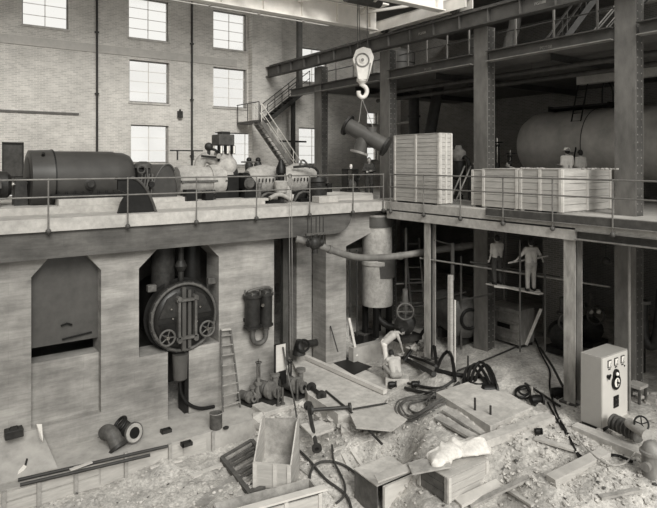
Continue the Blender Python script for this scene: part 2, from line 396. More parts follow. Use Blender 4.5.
# ================================================================ RAILINGS
def railing(name, label, pts, plist, base_z=4.93, side=(0, 0, 0), h=1.07):
    r = root(name, pts[0], label, 'railing')
    sv = V(side)
    obj('top_rail', MB().tube([V(p)+V((0, 0, h)) for p in pts], .024, 8), M_RAIL, r)
    obj('middle_rail', MB().tube([V(p)+V((0, 0, h*.55)) for p in pts], .022, 8), M_RAIL, r)
    for p in plist:
        p = V(p); lo = V((p.x, p.y, base_z-.12))
        po = obj('post', MB().cyl(lo, p+V((0, 0, h)), .023, n=8).ball(p+V((0, 0, h)), .035, 8), M_RAIL, r)
        obj('post_socket', MB().ball(lo, .075, 12, (1, 1, 1)).cyl(lo-sv*.0, lo+sv, .05, n=10), M_STEELM, po)
    return r
yr = YE-.07
railing('pipe_railing', 'long pipe railing along the edge of the left deck in front of the generator', [(-5.65, yr, DECK), (14.85, yr, DECK)],
        [(x, yr, DECK) for x in (-5.65, -3.5, -1.39, .74, 2.87, 5.0, 7.13, 9.26, 11.4, 13.35, 14.85)], side=(0, .08, 0))
xr = XE-.07
railing('pipe_railing', 'pipe railing along the right deck in front of the wooden crates', [(xr, 17.1, DECK), (xr, 1.0, DECK)],
        [(xr, y, DECK) for y in (17.0, 15.2, 13.45, 11.7, 9.96, 8.18, 6.4, 4.6, 2.8, 1.0)], base_z=4.9, side=(.08, 0, 0))
# inner rail behind the machines on the left deck
r = root('machine_railing', (-1, 24, DECK), 'dark thin railing behind the generator near the grey door', 'railing')
obj('top_rail', MB().tube([(-1, 24, DECK+1.0), (3.2, 24, DECK+1.0)], .025, 6), M_BLACK, r)
obj('middle_rail', MB().tube([(-1, 24, DECK+.55), (3.2, 24, DECK+.55)], .02, 6), M_BLACK, r)
for x in (-1, .4, 1.8, 3.2): obj('post', MB().cyl((x, 24, DECK), (x, 24, DECK+1), .025, n=6), M_BLACK, r)
# steel edge channel of the right deck and I-beam below its near end
ec = root('edge_channel', (XE-.02, 12.4, 4.97), 'dark steel channel laid along the edge of the right deck below the crates', 'steel channel')
obj('web', MB().bb(XE-.05, XE-.03, -1, 12.4, 4.98, 5.2), M_STEELM, ec, smooth=False)
obj('flange', MB().bb(XE-.05, XE+.04, -1, 12.4, 5.2, 5.215), M_STEELL, ec, smooth=False)
obj('flange', MB().bb(XE-.1, XE-.03, -1, 12.4, 4.965, 4.98), M_STEELL, ec, smooth=False)
ib = root('deck_beam', (XE+.1, 9.3, 4.54), 'steel I-beam carrying the near end of the right deck', 'steel beam')
obj('web', MB().bb(XE+.1, XE+.12, -1, 9.28, 4.56, 4.79), M_STEELM, ib, smooth=False)
obj('top_flange', MB().bb(XE-.06, XE+.25, -1, 9.28, 4.77, 4.797), M_STEELL, ib, smooth=False)
obj('bottom_flange', MB().bb(XE-.06, XE+.25, -1, 9.28, 4.53, 4.56), M_STEELL, ib, smooth=False)
# ================================================================ STEEL FRAME
def column(y, z0, z1, label, x=16.6, wy=.62, dx=.42, m=M_COL, lace=True, first=None):
    r = root('steel_column', (x+dx/2, y, z0), label, 'steel column', 'built-up steel columns under the crane girder')
    obj('front_flange', MB().bb(x, x+.03, y-wy/2, y+wy/2, z0, z1), m, r, smooth=False)
    obj('rear_flange', MB().bb(x+dx-.03, x+dx, y-wy/2, y+wy/2, z0, z1), m, r, smooth=False)
    obj('web', MB().bb(x+.03, x+dx-.03, y-.012, y+.012, z0, z1), M_BLACK, r, smooth=False)
    ys = y-wy/2+.03
    obj('side_plate', MB().bb(x+.04, x+dx-.04, ys-.02, ys, z0, z1), M_STEELM, r, smooth=False)
    la = MB()
    for i in range(int((z1-z0)/.22)):
        for xx in (x+.1, x+dx-.1): la.cyl((xx, ys-.035, z0+.1+i*.22), (xx, ys-.02, z0+.1+i*.22), .022, n=6)
    obj('rivet_line', la, M_STEELL, r)
    rv = MB()
    for i in range(int((z1-z0)/.3)):
        for s in (-1, 1): rv.cyl((x-.012, y+s*wy*.42, z0+.15+i*.3), (x+.002, y+s*wy*.42, z0+.15+i*.3), .016, n=6)
    obj('rivet_line', rv, m, r)
    return r
column(8.73, -.1, 15.5, 'nearest tall steel column beside the end of the long wooden crates')
column(14.0, -.1, 11.56, 'tall steel column just behind the tall narrow crate, with laced sides')
column(19.3, -.1, 11.56, 'tall steel column next to the hanging pipe fitting')
column(24.5, 4.7, 11.56, 'farthest tall steel column in front of the back wall windows')
def chalk(txt, loc, size, parent):
    cu = bpy.data.curves.new('mark', 'FONT'); cu.body = txt; cu.size = size; cu.extrude = .004; cu.align_x = 'CENTER'
    o = bpy.data.objects.new('mark', cu); me = bpy.data.meshes.new_from_object(o); bpy.data.objects.remove(o)
    R = Matrix(((0, 0, -1), (-1, 0, 0), (0, 1, 0))).to_4x4()   # text faces -X, reads towards -Y
    mb = MB(); mb.v = [V(loc)+(R @ v.co) for v in me.vertices]; mb.f = [tuple(p.vertices) for p in me.polygons]
    return obj('chalk_mark', mb, M_INS, parent, smooth=False, label='white painted lettering')
gx = 16.2
g1 = root('crane_runway_girder', (gx+.2, 29.2, 11.56), 'long upper steel girder carrying the crane rail from the back wall', 'steel girder')
obj('web', MB().bb(gx+.14, gx+.17, -1, 29.25, 11.6, 12.1), M_GIRD, g1, smooth=False)
obj('top_flange', MB().bb(gx, gx+.34, -1, 29.25, 12.08, 12.12), M_STEELM, g1, smooth=False)
obj('bottom_flange', MB().bb(gx, gx+.34, -1, 29.25, 11.56, 11.6), M_STEELM, g1, smooth=False)
st = MB()
for i in range(21): obj('stiffener', MB().bb(gx+.02, gx+.14, 1.5+i*1.32-.01, 1.5+i*1.32+.01, 11.6, 12.08), M_GIRD, g1, smooth=False)

obj('crane_rail', MB().bb(gx+.12, gx+.2, -1, 29.0, 12.12, 12.22), M_STEELM, g1, smooth=False)
sl_ = MB()
for i in range(36): obj('rail_clip', MB().bb(gx-.02, gx+.12, 1.2+i*.78, 1.26+i*.78, 12.12, 12.16), M_STEELM, g1, smooth=False)
for (px, py) in ((422, 29), (540, 5)):
    p = at(px, py, X=gx+.13); chalk('PG/108', (gx+.13, p.y, 11.78), .14, g1)
for n, (ya, yb, lb) in enumerate(((19.65, 27.2, 'short second-level girder left of the column by the hanging fitting'), (14.35, 18.98, 'second-level girder between the two columns above the tall narrow crate'),
        (9.08, 13.65, 'second-level girder above the long crates, with white lettering near its middle'), (-1, 8.35, 'second-level girder at the right end beyond the nearest column'))):
    g2 = root('gallery_girder', (16.75, yb, 10.27), lb, 'steel girder', 'second-level gallery girders')
    X = 16.45
    obj('web', MB().bb(X+.2, X+.22, ya, yb, 10.3, 10.62), M_GIRD, g2, smooth=False)
    obj('bottom_flange', MB().bb(X, X+.3, ya, yb, 10.27, 10.3), M_STEELL, g2, smooth=False)
    obj('top_flange', MB().bb(X, X+.3, ya, yb, 10.62, 10.65), M_STEELM, g2, smooth=False)
    if n == 1: chalk('PG/108', (X+.19, at(428, 66, X=X+.2).y, 10.38), .13, g2)
    if n == 2: chalk('PG/108', (X+.19, at(546, 44, X=X+.2).y, 10.38), .15, g2)
# gallery guard rails
for (ya, yb, lb, n) in ((14.4, 18.9, 'gallery guard rail with three light posts above the tall narrow crate', 4), (9.1, 13.6, 'gallery guard rail in front of the upper stairs', 3), (20, 24.3, 'gallery guard rail behind the hanging hook block', 3)):
    r = root('gallery_railing', (17.1, yb, 10.65), lb, 'railing')
    obj('top_rail', MB().tube([(17.1, ya, 11.35), (17.1, yb, 11.35)], .022, 6), M_STEELM, r)
    for i in range(n):
        y = ya+(yb-ya)*(i+.5)/n; obj('post', MB().bb(17.07, 17.12, y-.03, y+.03, 10.6, 11.75), M_STEELL, r, smooth=False)
# things on the gallery: stair with rails, drum, duct
def stair(name, label, a, b, width, n, m, rail=True, mr=None, cat='stairs'):
    a, b = V(a), V(b); d = b-a; h = V((d.x, d.y, 0)).normalized(); sd = V((-h.y, h.x, 0))
    r = root(name, b if b.z < a.z else a, label, cat)
    for s in (-1, 1): obj('stringer', MB().beam(a+sd*s*width/2, b+sd*s*width/2, .05, .22), m, r, smooth=False)
    tr = MB()
    for i in range(n):
        p = a+d*((i+.5)/n); R = Matrix((h, sd, V((0, 0, 1)))).transposed(); tr.box(p, (.24, width, .03), R)
    obj('tread', tr, m, r, smooth=False)
    if rail:
        for s in (-1, 1):
            hr = MB(); u = V((0, 0, .95))
            hr.tube([a+sd*s*width/2+u, b+sd*s*width/2+u], .028, 6).tube([a+sd*s*width/2+u*.55, b+sd*s*width/2+u*.55], .02, 6)
            for i in range(4): p = a+d*(i/3)+sd*s*width/2; hr.cyl(p, p+u, .022, n=6)
            obj('handrail', hr, mr or m, r)
    return r
stair('gallery_stair', 'steel stair climbing to the right on the gallery behind the second-level girder', (21, 12.4, 10.55), (22.6, 9.8, 14.2), .8, 14, M_STEELM, mr=M_STEELL)
stair('gallery_stair', 'steeper stair beside the other one, further left on the gallery', (20, 13.6, 10.55), (21.5, 12.2, 13.4), .7, 12, M_STEEL, mr=M_STEELM)
p = at(482, 30, X=19.5); r = root('storage_drum', (19.5, p.y+.1, 10.55), 'dark upright drum standing on the gallery behind the guard rail', 'drum')
obj('drum_body', MB().lathe((19.5, p.y+.1, 10.55), (19.5, p.y+.1, 12.0), [(0, .5), (.3, .5), (.31, .53), (.33, .5), (.66, .5), (.67, .53), (.69, .5), (1, .5)], 24), M_GREY, r)
obj('drum_lid', MB().cyl((19.5, p.y+.1, 12.0), (19.5, p.y+.1, 12.05), .54, n=24), M_STEELM, r)
p = at(508, 22, X=20.4); r = root('air_duct', (20.4, p.y, 10.55), 'curved pale duct rising from the gallery beside the dark drum', 'duct')
obj('duct_body', MB().tube([(20.4, p.y, 10.55), (20.4, p.y, 11.7), (20.4, p.y-.35, 12.3), (20.4, p.y-.4, 13.4)], .24, 12, 2), M_STEELL, r)
obj('duct_collar', MB().cyl((20.4, p.y, 11.0), (20.4, p.y, 11.1), .3, n=14), M_STEELM, r)
for k, (px, py, lb) in enumerate(((425, 26, 'dim upright tank behind the gallery guard rail, left of the others'),)):
    p = at(400, 60, X=18.6); c = V((18.6, p.y, 10.55)); r = root('upright_tank', c, lb, 'tank')
    obj('tank_body', MB().lathe(c, c+V((0, 0, 1.5)), [(0, .7), (.85, .7), (.95, .55), (1, .2)], 24), M_GREY, r)
    obj('tank_band', MB().ring(c+V((0, 0, .8)), (0, 0, 1), .7, .025), M_STEEL, r)
for (z, x, lb) in ((12.2, 24, 'lower pale pipe running along the upper gallery wall'), (13.3, 24.4, 'upper pale pipe running along the gallery wall')):
    r = root('gallery_pipe', (x, 13.5, z), lb, 'pipe')
    obj('pipe', MB().cyl((x, 14, z), (x, 1, z), .12, n=10), M_INS, r)
    for y in (12.8, 9.2, 5.2): obj('pipe_clamp', MB().cyl((x, y, z), (x, y-.15, z), .17, n=10).bb(x-.02, x+.02, y-.1, y-.05, z-(z-10.55), z), M_STEELM, r)
p = at(566, 32, X=20.5, ); r = root('tarpaulin_bundle', (20.5, p.y, 10.55), 'small pale bundle lying on the gallery at the foot of the stair', 'bundle')
obj('bundle_cloth', MB().ball((20.5, p.y, 10.8), .4, 12, (1, 1.1, .65)), M_CLOTH, r)
obj('tie_rope', MB().ring((20.5, p.y, 10.8), (0, 1, .1), .33, .02), M_STEELM, r)
# roof purlins / overhead pipes beneath the gallery
for (x, z, y0_, y1_, lb) in ((18.2, 10.0, 2, 23, 'dim pipe slung under the gallery floor nearest the columns'), (19.3, 9.85, 2, 23, 'dim pipe slung under the gallery floor behind the first one')):
    r = root('overhead_pipe', (x, y1_, z), lb, 'pipe')
    obj('pipe', MB().cyl((x, y0_, z), (x, y1_, z), .1, n=10), M_STEELM, r)
    for y in (5, 9, 13, 17, 21): obj('hanger', MB().cyl((x, y, z), (x, y, 10.3), .015, n=6), M_STEELM, r)
for y in (3.5, 6.2, 11.4, 16.6, 21.9):
    r = root('gallery_cross_beam', (17, y, 10.02), 'dark cross beam under the gallery floor', 'steel beam', 'cross beams under the gallery')
    obj('web', MB().bb(17.0, XS-.1, y-.01, y+.01, 10.04, 10.29), M_STEEL, r, smooth=False)
    obj('bottom_flange', MB().bb(17.0, XS-.1, y-.1, y+.1, 10.02, 10.045), M_STEEL, r, smooth=False)
# ================================================================ TRAVELLING CRANE
cr = root('travelling_crane', (16.36, 17.2, 12.22), 'pale travelling crane bridge spanning the hall above the machines', 'crane')
for (y, w_) in ((19.2, .12), (15.3, .12)):
    b = obj('bridge_girder', MB().bb(-7, 16.0, y-.05, y+.05, 12.36, 13.15).bb(-7, 16.0, y-.18, y+.18, 12.33, 12.38).bb(-7, 16.0, y-.18, y+.18, 13.13, 13.18), M_CRANE, cr, smooth=False)
    for i in range(14): obj('girder_stiffener', MB().bb(-6.5+i*1.7-.015, -6.5+i*1.7+.015, y-.17, y+.17, 12.38, 13.13), M_CRANE, b, smooth=False)
e = obj('end_truck', MB().bb(16.16, 16.2, 14.3, 19.8, 12.32, 12.75).bb(16.52, 16.56, 14.3, 19.8, 12.32, 12.75).bb(16.16, 16.56, 14.3, 19.8, 12.73, 12.77), M_CRANE, cr, smooth=False)
for y in (15.0, 19.0): obj('wheel', MB().cyl((16.28, y, 12.42), (16.44, y, 12.42), .2, n=20), M_STEELM, e)
obj('footwalk', MB().bb(-7, 15.9, 18.2, 19.0, 13.2, 13.26), M_CRANE, cr, smooth=False)
br = MB()
for i in range(7):
    x = -5+i*3.1
    br.beam((x, 15.4, 12.95), (x+1.55, 19.1, 12.95), .1, .1).beam((x+1.55, 19.1, 12.95), (x+3.1, 15.4, 12.95), .1, .1)
obj('cross_bracing', br, M_CRANE, cr, smooth=False)
tr_ = MB()
for z in (12.9, 13.35): tr_.cyl((-7, 21.6, z), (15.2, 21.6, z-.0), .028, n=8)
for i in range(10): x = -6+i*2.2; tr_.beam((x, 21.6, 12.9), (x+.5, 21.6, 13.35), .05, .05).beam((x, 19.3, 12.9), (x, 21.6, 12.9), .06, .06)
obj('outrigger_truss', tr_, M_SLAB, cr, smooth=False)
hk = at(363, 95, Y=17.6); hx, hy = hk.x, 17.6
tl = obj('trolley', MB().bb(hx-.9, hx+.9, 16.4, 18.6, 13.26, 13.7), M_STEELM, cr, smooth=False)
obj('rope_drum', MB().cyl((hx-.8, hy, 13.05), (hx+.8, hy, 13.05), .28, n=20), M_STEELM, tl)
hb = root('hook_block', (hx, hy, at(0, 97, d=FW.dot(V((hx, hy, 0)))).z), 'pale crane hook block hanging on its ropes over the deck corner', 'hook block')
dk = FW.dot(V((hx, hy, 0))); zz = lambda py: EYE+(HY-py)/FPX*dk; px_m = dk/FPX
rx = RT; blk = MB()
c0 = V((hx, hy, zz(62)))
pl = [(-13, 60), (-9, 51), (0, 48), (9, 50), (13, 58), (10, 68), (6, 80), (-6, 80), (-9, 70)]
P_ = lambda dx, py, off=0: V((hx, hy, zz(py)))+RT*(dx*.88*px_m)+FW*off
sidef = V(FW)
for off in (-.22, .16): blk.prism([P_(dx*.92, py, off) for dx, py in pl], FW*.06)
obj('cheek_plate', blk, M_HOOK, hb, smooth=False)
obj('sheave', MB().cyl(P_(-1, 61, -.14), P_(-1, 61, .14), 9*px_m, n=26).cyl(P_(-1, 61, -.26), P_(-1, 61, .26), 3*px_m, n=14), M_HOOK, hb)
obj('sheave_pin', MB().ring(P_(-1, 61, -.24), FW, 6.5*px_m, .03, 24, 6).cyl(P_(-1, 61, -.3), P_(-1, 61, -.22), .06, n=12), M_STEELL, hb)
obj('side_strap', MB().beam(P_(-9, 64, -.25), P_(-6, 80, -.25), .06, .04).beam(P_(8, 64, -.25), P_(5, 80, -.25), .06, .04), M_STEELL, hb, smooth=False)
obj('hook_swivel', MB().lathe(P_(-1, 78), P_(-1, 86), [(0, .2), (.4, .22), (.7, .12), (1, .1)], 16), M_HOOK, hb)
hkp = [P_(-1, 85), P_(3, 87), P_(5, 91), P_(3, 96), P_(-1, 98), P_(-5, 95), P_(-5, 91)]
obj('hook', MB().tube(hkp, .085, 10, 2), M_HOOK, hb, label='curved pale lifting hook')
for dx, ex in ((-6, -9), (-3, -7), (5, 7)): obj('wire_rope', MB().cyl(P_(dx, 54), V((hx+ex*.03, hy, 13.0)), .018, n=6), M_STEELM, hb)
# hanging wye pipe
wr = root('pipe_fitting', P_(2, 148), 'large dark flanged branch pipe hanging tilted from the crane hook', 'pipe fitting')
a, b = P_(-18, 125), P_(25, 147, -.5); ax = (b-a).normalized()
mp = MB().lathe(a, b, [(0, .3), (1, .3)], 28); obj('main_pipe', mp, M_GREY, wr)
obj('flange', MB().cyl(a-ax*.03, a+ax*.06, .42, n=28), M_IRON, wr); obj('flange', MB().cyl(b-ax*.06, b+ax*.03, .40, n=28), M_IRON, wr)
obj('pipe_bore', MB().cyl(b+ax*.03, b+ax*.035, .27, n=24), M_BLACK, wr, label='dark open end of the pipe')
m0 = a+(b-a)*.45; e0 = P_(-5, 153, -.25)
obj('branch_pipe', MB().lathe(m0, e0, [(0, .26), (1, .24)], 24), M_GREY, wr); dd = (e0-m0).normalized()
obj('flange', MB().cyl(e0-dd*.05, e0+dd*.03, .36, n=24), M_STEELL, wr, label='pale branch flange')
obj('nozzle', MB().lathe(a+(b-a)*.62, a+(b-a)*.62+V((0, 0, .42)), [(0, .2), (1, .2)], 20), M_GREY, wr)
lo = MB(); hp = P_(-1, 99)
for t in (.3, .72): lo.tube([hp, a+(b-a)*t+V((0, 0, .3))], .015, 6)
sg = obj('lifting_sling', lo, M_STEELL, None, label='thin wire sling between the crane hook and the hanging pipe', cat='sling')
# roof post and strut left of the girder
obj('roof_strut', MB().bb(16.9, 17.15, 26.8, 27.05, 10.3, 15.2), M_STEELM, None, label='dark vertical roof strut above the far second-level girder', cat='strut', smooth=False)
# ================================================================ STAIRS AT BACK WALL
stair('deck_stair', 'pale steel stair descending from the landing to the deck by the back wall', at(258, 122, Y=27.2), V((at(300, 175, Y=27.2).x+.3, 27.2, DECK)), .8, 16, M_STEELL, mr=M_CRANE)
stair('upper_stair', 'dark steel stair climbing from the landing towards the gallery', at(264, 122, Y=28.6), at(306, 88, Y=28.6), .8, 13, M_STEEL, mr=M_STEEL)
lp = at(256, 121, Y=28); r = root('stair_landing', (lp.x, 28, lp.z), 'dark landing where the two stairs meet on the back wall', 'landing')
obj('platform', MB().bb(lp.x-.35, lp.x+.35, 27, 29.6, lp.z-.12, lp.z), M_STEELM, r, smooth=False)
gr_ = MB().tube([(lp.x-.35, 27, lp.z+.95), (lp.x-.35, 29.6, lp.z+.95)], .025, 6)
for y in (27, 28.3, 29.5): gr_.cyl((lp.x-.35, y, lp.z), (lp.x-.35, y, lp.z+.95), .025, n=6)
obj('guard_rail', gr_, M_STEEL, r)
q = at(294, 100, Y=28.8); r = root('stair_support', (q.x, 28.9, DECK), 'dark frame post holding up the upper stair', 'post')
obj('post', MB().bb(q.x-.1, q.x+.1, 28.8, 29.0, DECK, at(0, 97, d=FW.dot(V((q.x, 28.9, 0)))).z), M_STEEL, r, smooth=False)
obj('bracket', MB().beam((q.x-.9, 28.9, 7.9), (q.x+.9, 28.9, 7.9), .1, .1), M_STEEL, r, smooth=False)
# thin downpipes and a lamp box on the back wall
for px, lb in ((97, 'thin dark downpipe on the brick wall above the generator'), (192, 'thin dark downpipe on the brick wall between the two window columns')):
    x = at(px, 100, Y=YB-.1).x; r = root('downpipe', (x, YB-.1, DECK), lb, 'downpipe')
    obj('pipe', MB().cyl((x, YB-.1, DECK), (x, YB-.1, 16.8), .055, n=8), M_STEEL, r)
    for z in (7, 10, 13, 16): obj('bracket', MB().bb(x-.09, x+.09, YB-.16, YB-.002, z, z+.06), M_STEEL, r, smooth=False)
p = at(180, 114, Y=YB-.1); obj('wall_lamp', MB().bb(p.x-.12, p.x+.12, YB-.2, YB, p.z-.2, p.z+.15).cyl((p.x, YB-.12, p.z+.15), (p.x, YB-.12, p.z+.25), .05), M_STEEL, None, label='small dark box on the brick wall between the windows', cat='wall box')
# big dark vertical pipes and light slab behind the tall crate
for px, w_, lb in ((414, 1, 'thick dark upright pipe rising behind the tall crate'), ):
    p = at(px, 110, X=20); r = root('riser_pipe', (20, p.y, DECK), lb, 'pipe')
    obj('pipe', MB().cyl((20, p.y, DECK), (20, p.y, 10.2), .26, n=20), M_STEEL, r)
    obj('pipe_collar', MB().cyl((20, p.y, 8.9), (20, p.y, 9.0), .32, n=20), M_STEEL, r)
a, b = at(437, 95, X=20), at(429, 140, X=19.4); r = root('riser_pipe', V((b.x, b.y, DECK)), 'thick dark slanting pipe right of the upright one behind the tall crate', 'pipe')
obj('pipe', MB().cyl(b-(a-b)*((b.z-DECK)/(a.z-b.z)), a+(a-b)*.3, .26, n=20), M_STEEL, r); obj('pipe_collar', MB().cyl(a, a+(b-a).normalized()*.1, .33, n=20), M_STEEL, r)
a = at(386, 125, X=19.2); b = at(412, 121.5, X=20); obj('pale_pipe', MB().cyl(a, b, .07, n=10), M_INS, None, label='short pale pipe left of the thick upright pipe', cat='pipe')
# ================================================================ TANK
TX, TZ, TR = 22.2, 7.42, 1.42
ty0 = at(519, 150, X=TX-.6).y
tk = root('storage_tank', (TX, 8, DECK), 'huge horizontal cylindrical tank behind the crates and the near column', 'tank')
obj('tank_shell', MB().lathe((TX, ty0, TZ), (TX, 0, TZ), [(0, .15), (.004, .8), (.018, 1.15), (.04, 1.36), (.07, TR), (1, TR)], 56), M_TANK, tk)
for y in (ty0-3.4, ty0-6.6, ty0-9.6): obj('seam_band', MB().ring((TX, y, TZ), (0, 1, 0), TR, .022, 56, 6), M_STEELM, tk)
for y in (12.4, 8, 3): obj('saddle', MB().prism([(TX-1.2, y, DECK), (TX+1.2, y, DECK), (TX+1.1, y, 6.5), (TX+.6, y, 6.12), (TX, y, 6.0), (TX-.6, y, 6.12), (TX-1.1, y, 6.5)], (0, -.3, 0)), M_SLAB2, tk, smooth=False)
ly = at(570, 140, X=20.9).y
ld = root('tank_ladder', (20.9, ly, 7.0), 'thin steel ladder with cage hoops leaning against the big tank', 'ladder')
top = at(584, 78, X=21.6); bot = at(568, 165, X=20.6)
for s in (-.2, .2): obj('ladder_rail', MB().beam(bot+V((0, s, 0)), top+V((0, s, 0)), .05, .03), M_BLACK, ld, smooth=False)
for i in range(11): q = bot+(top-bot)*((i+.5)/11); obj('rung', MB().cyl(q+V((0, -.2, 0)), q+V((0, .2, 0)), .014, n=6), M_BLACK, ld)
for dy in (-.35, .35): obj('grab_hoop', MB().tube([(21.6, top.y-1.1+dy, 8.8), (21.6, top.y-1.1+dy, 9.6), (21.9, top.y-1.1+dy, 9.95), (22.4, top.y-1.1+dy, 9.6), (22.4, top.y-1.1+dy, 8.8)], .03, 6, 2), M_BLACK, ld)
wk = at(590, 113, X=22); obj('tank_walkway', MB().bb(21.4, 22.8, wk.y-1.1, wk.y+1.5, 8.9, 8.96).bb(21.4, 22.8, wk.y-1.1, wk.y-1.05, 8.8, 9.0).bb(21.4, 22.8, wk.y+1.45, wk.y+1.5, 8.8, 9.0), M_BLACK, None, label='dark narrow platform on top of the big tank', cat='platform', smooth=False)
# ================================================================ CRATES ON THE RIGHT DECK
def crate(name, label, x0, x1, y0, y1, z0, z1, m=M_WOOD, ml=None, group=None, board=.2, bat=.09, cat='crate', nbat=3, top=True, rz=0, vertical=False, ctr=None):
    c = V(((x0+x1)/2, (y0+y1)/2, z0)); r = root(name, c, label, cat, group)
    def panel(nm, fix, sgn, u0, u1, ax):
        mb = MB(); n = max(1, round((z1-z0)/board)); t = .025
        for i in range(n):
            a = z0+(z1-z0)*i/n+.006; b = z0+(z1-z0)*(i+1)/n-.006; j = random.uniform(-.004, .004)
            if ax == 'x': mb.bb(fix+j, fix+sgn*t+j, u0, u1, a, b)
            else: mb.bb(u0, u1, fix+j, fix+sgn*t+j, a, b)
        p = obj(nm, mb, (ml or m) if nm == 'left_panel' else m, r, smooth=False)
        for k in range(nbat):
            u = u0+bat/2+(u1-u0-bat)*k/(nbat-1); q = MB()
            if ax == 'x': q.bb(fix-sgn*.025, fix, u-bat/2, u+bat/2, z0, z1)
            else: q.bb(u-bat/2, u+bat/2, fix-sgn*.025, fix, z0, z1)
            obj('batten', q, M_WOODG if (ml and nm == 'left_panel') else M_WOODL, p, smooth=False)
    panel('left_panel', x0, 1, y0, y1, 'x'); panel('right_panel', x1, -1, y0, y1, 'x')
    panel('front_panel', y0, 1, x0, x1, 'y'); panel('rear_panel', y1, -1, x0, x1, 'y')
    lid = MB(); n = max(2, round((y1-y0)/.2))
    for i in range(n): lid.bb(x0-.02, x1+.02, y0+(y1-y0)*i/n+.005, y0+(y1-y0)*(i+1)/n-.005, z1, z1+.025)
    if top: obj('lid', lid, m, r, smooth=False)
    obj('skid', MB().bb(x0, x1, y0+.05, y0+.15, z0-.06, z0).bb(x0, x1, y1-.15, y1-.05, z0-.06, z0), M_WOODG, r, smooth=False)
    return r
crate('tall_crate', 'tall pale wooden crate standing upright at the deck edge', 15.12, 15.75, 14.58, 17.0, DECK+.06, 7.72, board=.16)
crate('long_crate', 'long pale crate on the right deck, nearest the steel column, with a bright end', 15.5, 18.2, 10.03, 11.5, DECK+.06, 6.47, group=None, nbat=3)
crate('long_crate', 'middle one of the long pale crates behind the deck railing', 15.5, 18.0, 11.56, 12.98, DECK+.06, 6.46, nbat=2)
crate('long_crate', 'long pale crate farthest from the near column, with a patched panel', 15.7, 17.6, 13.04, 13.62, DECK+.06, 6.42, nbat=2)
for (px, lb) in ((533, 'packing straw lying on top of the middle long crate'), (600, 'loose packing scraps on the lid of the nearest long crate')):
    p = at(px, 168, X=16.2)
    mb = MB()
    for i in range(14): mb.ball((16.2+random.uniform(-.3, .3), min(p.y+random.uniform(-.5, .5), 12.8), 6.5), random.uniform(.03, .06), 6, (1, 1, .6))
    obj('packing_straw', mb, M_WOODG, None, label=lb, cat='packing', kind='stuff')
obj('low_staging', MB().bb(18.5, 19.9, 10.2, 13.2, DECK, DECK+.3), M_WOODG, None, label='low timber staging on the deck behind the long crates, under the man with the hat', cat='staging', smooth=False)
# valve gear behind the crates
def valve(px, py0, py1, X, label, k=1.0, m=M_IRON, name='gate_valve', Y=None, wheel=True, pale=False, group=None, base=None):
    lo = at(px, py1, X=X) if Y is None else at(px, py1, Y=Y); dd = FW.dot(V((lo.x, lo.y, 0))); H = (py1-py0)*dd/FPX
    if base is not None: H += lo.z-base; lo.z = base
    r = root(name, lo, label, 'valve', group)
    obj('valve_body', MB().lathe(lo, lo+V((0, 0, H*.6)), [(0, .22*k), (.06, .22*k), (.07, .13*k), (.25, .2*k), (.55, .2*k), (.7, .12*k), (.72, .2*k), (.8, .2*k), (.82, .1*k), (1, .09*k)], 18), m, r)
    obj('side_flange', MB().cyl(lo+V((-.32*k, 0, H*.22)), lo+V((.32*k, 0, H*.22)), .11*k, n=14).cyl(lo+V((-.34*k, 0, H*.22)), lo+V((-.28*k, 0, H*.22)), .2*k, n=16).cyl(lo+V((.28*k, 0, H*.22)), lo+V((.34*k, 0, H*.22)), .2*k, n=16), m, r)
    obj('yoke', MB().bb(lo.x-.1*k, lo.x-.07*k, lo.y-.03, lo.y+.03, lo.z+H*.55, lo.z+H*.88).bb(lo.x+.07*k, lo.x+.1*k, lo.y-.03, lo.y+.03, lo.z+H*.55, lo.z+H*.88).bb(lo.x-.1*k, lo.x+.1*k, lo.y-.04, lo.y+.04, lo.z+H*.86, lo.z+H*.9), m, r, smooth=False)
    obj('stem', MB().cyl(lo+V((0, 0, H*.55)), lo+V((0, 0, H)), .025*k, n=8), M_BRASS, r)
    if wheel:
        wz = lo+V((0, 0, H*.93)); wm = MB().ring(wz, (0, 0, 1), .17*k, .02*k, 20, 6)
        for i in range(4): q = math.pi/2*i; wm.cyl(wz, wz+V((math.cos(q), math.sin(q), 0))*.17*k, .012*k, n=6)
        obj('handwheel', wm, M_BLACK, r)
    return r
valve(497, 138, 170, 19, 'tall dark valve with handwheel standing behind the middle long crate', 1.3, base=DECK)
valve(486, 152, 170, 18.6, 'short dark valve left of the tall valve behind the crates', 1.1, base=DECK)
valve(510, 150, 170, 18.8, 'short dark valve at the left end of the big tank', 1.1, base=DECK)
p = at(458.5, 165, X=18.5); r = root('steam_trap', (18.5, p.y, DECK), 'pale-topped trap unit right of the tall crate', 'steam trap')
obj('trap_body', MB().lathe((18.5, p.y, DECK), (18.5, p.y, 6.75), [(0, .2), (.1, .2), (.12, .12), (.5, .12), (.55, .3), (1, .3)], 18), M_IRON, r)
obj('trap_head', MB().lathe((18.5, p.y, 6.75), (18.5, p.y, 7.4), [(0, .2), (.3, .32), (.6, .3), (.8, .15), (1, .12)], 18), M_INS, r, label='pale plastered head')
obj('side_pipe', MB().tube([(18.5, p.y, 6.9), (18.5, p.y-.5, 6.9), (18.5, p.y-.6, 6.4), (18.5, p.y-.6, 5.2)], .08, 8, 1), M_IRON, r)
a, b = at(471, 166, X=16.8), at(455, 195, X=16.2); b.z = DECK+.05
r = root('leaning_poles', b, 'pair of pale poles leaning in the gap between the tall crate and the long crates', 'poles')
for s in (0, .3): obj('pole', MB().cyl(b+V((0, s, 0)), a+V((0, s, 0)), .03, n=8), M_STEELL, r)
p = at(480, 160, X=18.4); r = root('pale_lidded_box', (18.4, p.y, DECK), 'dark box with a pale cover just behind the left end of the long crates', 'box')
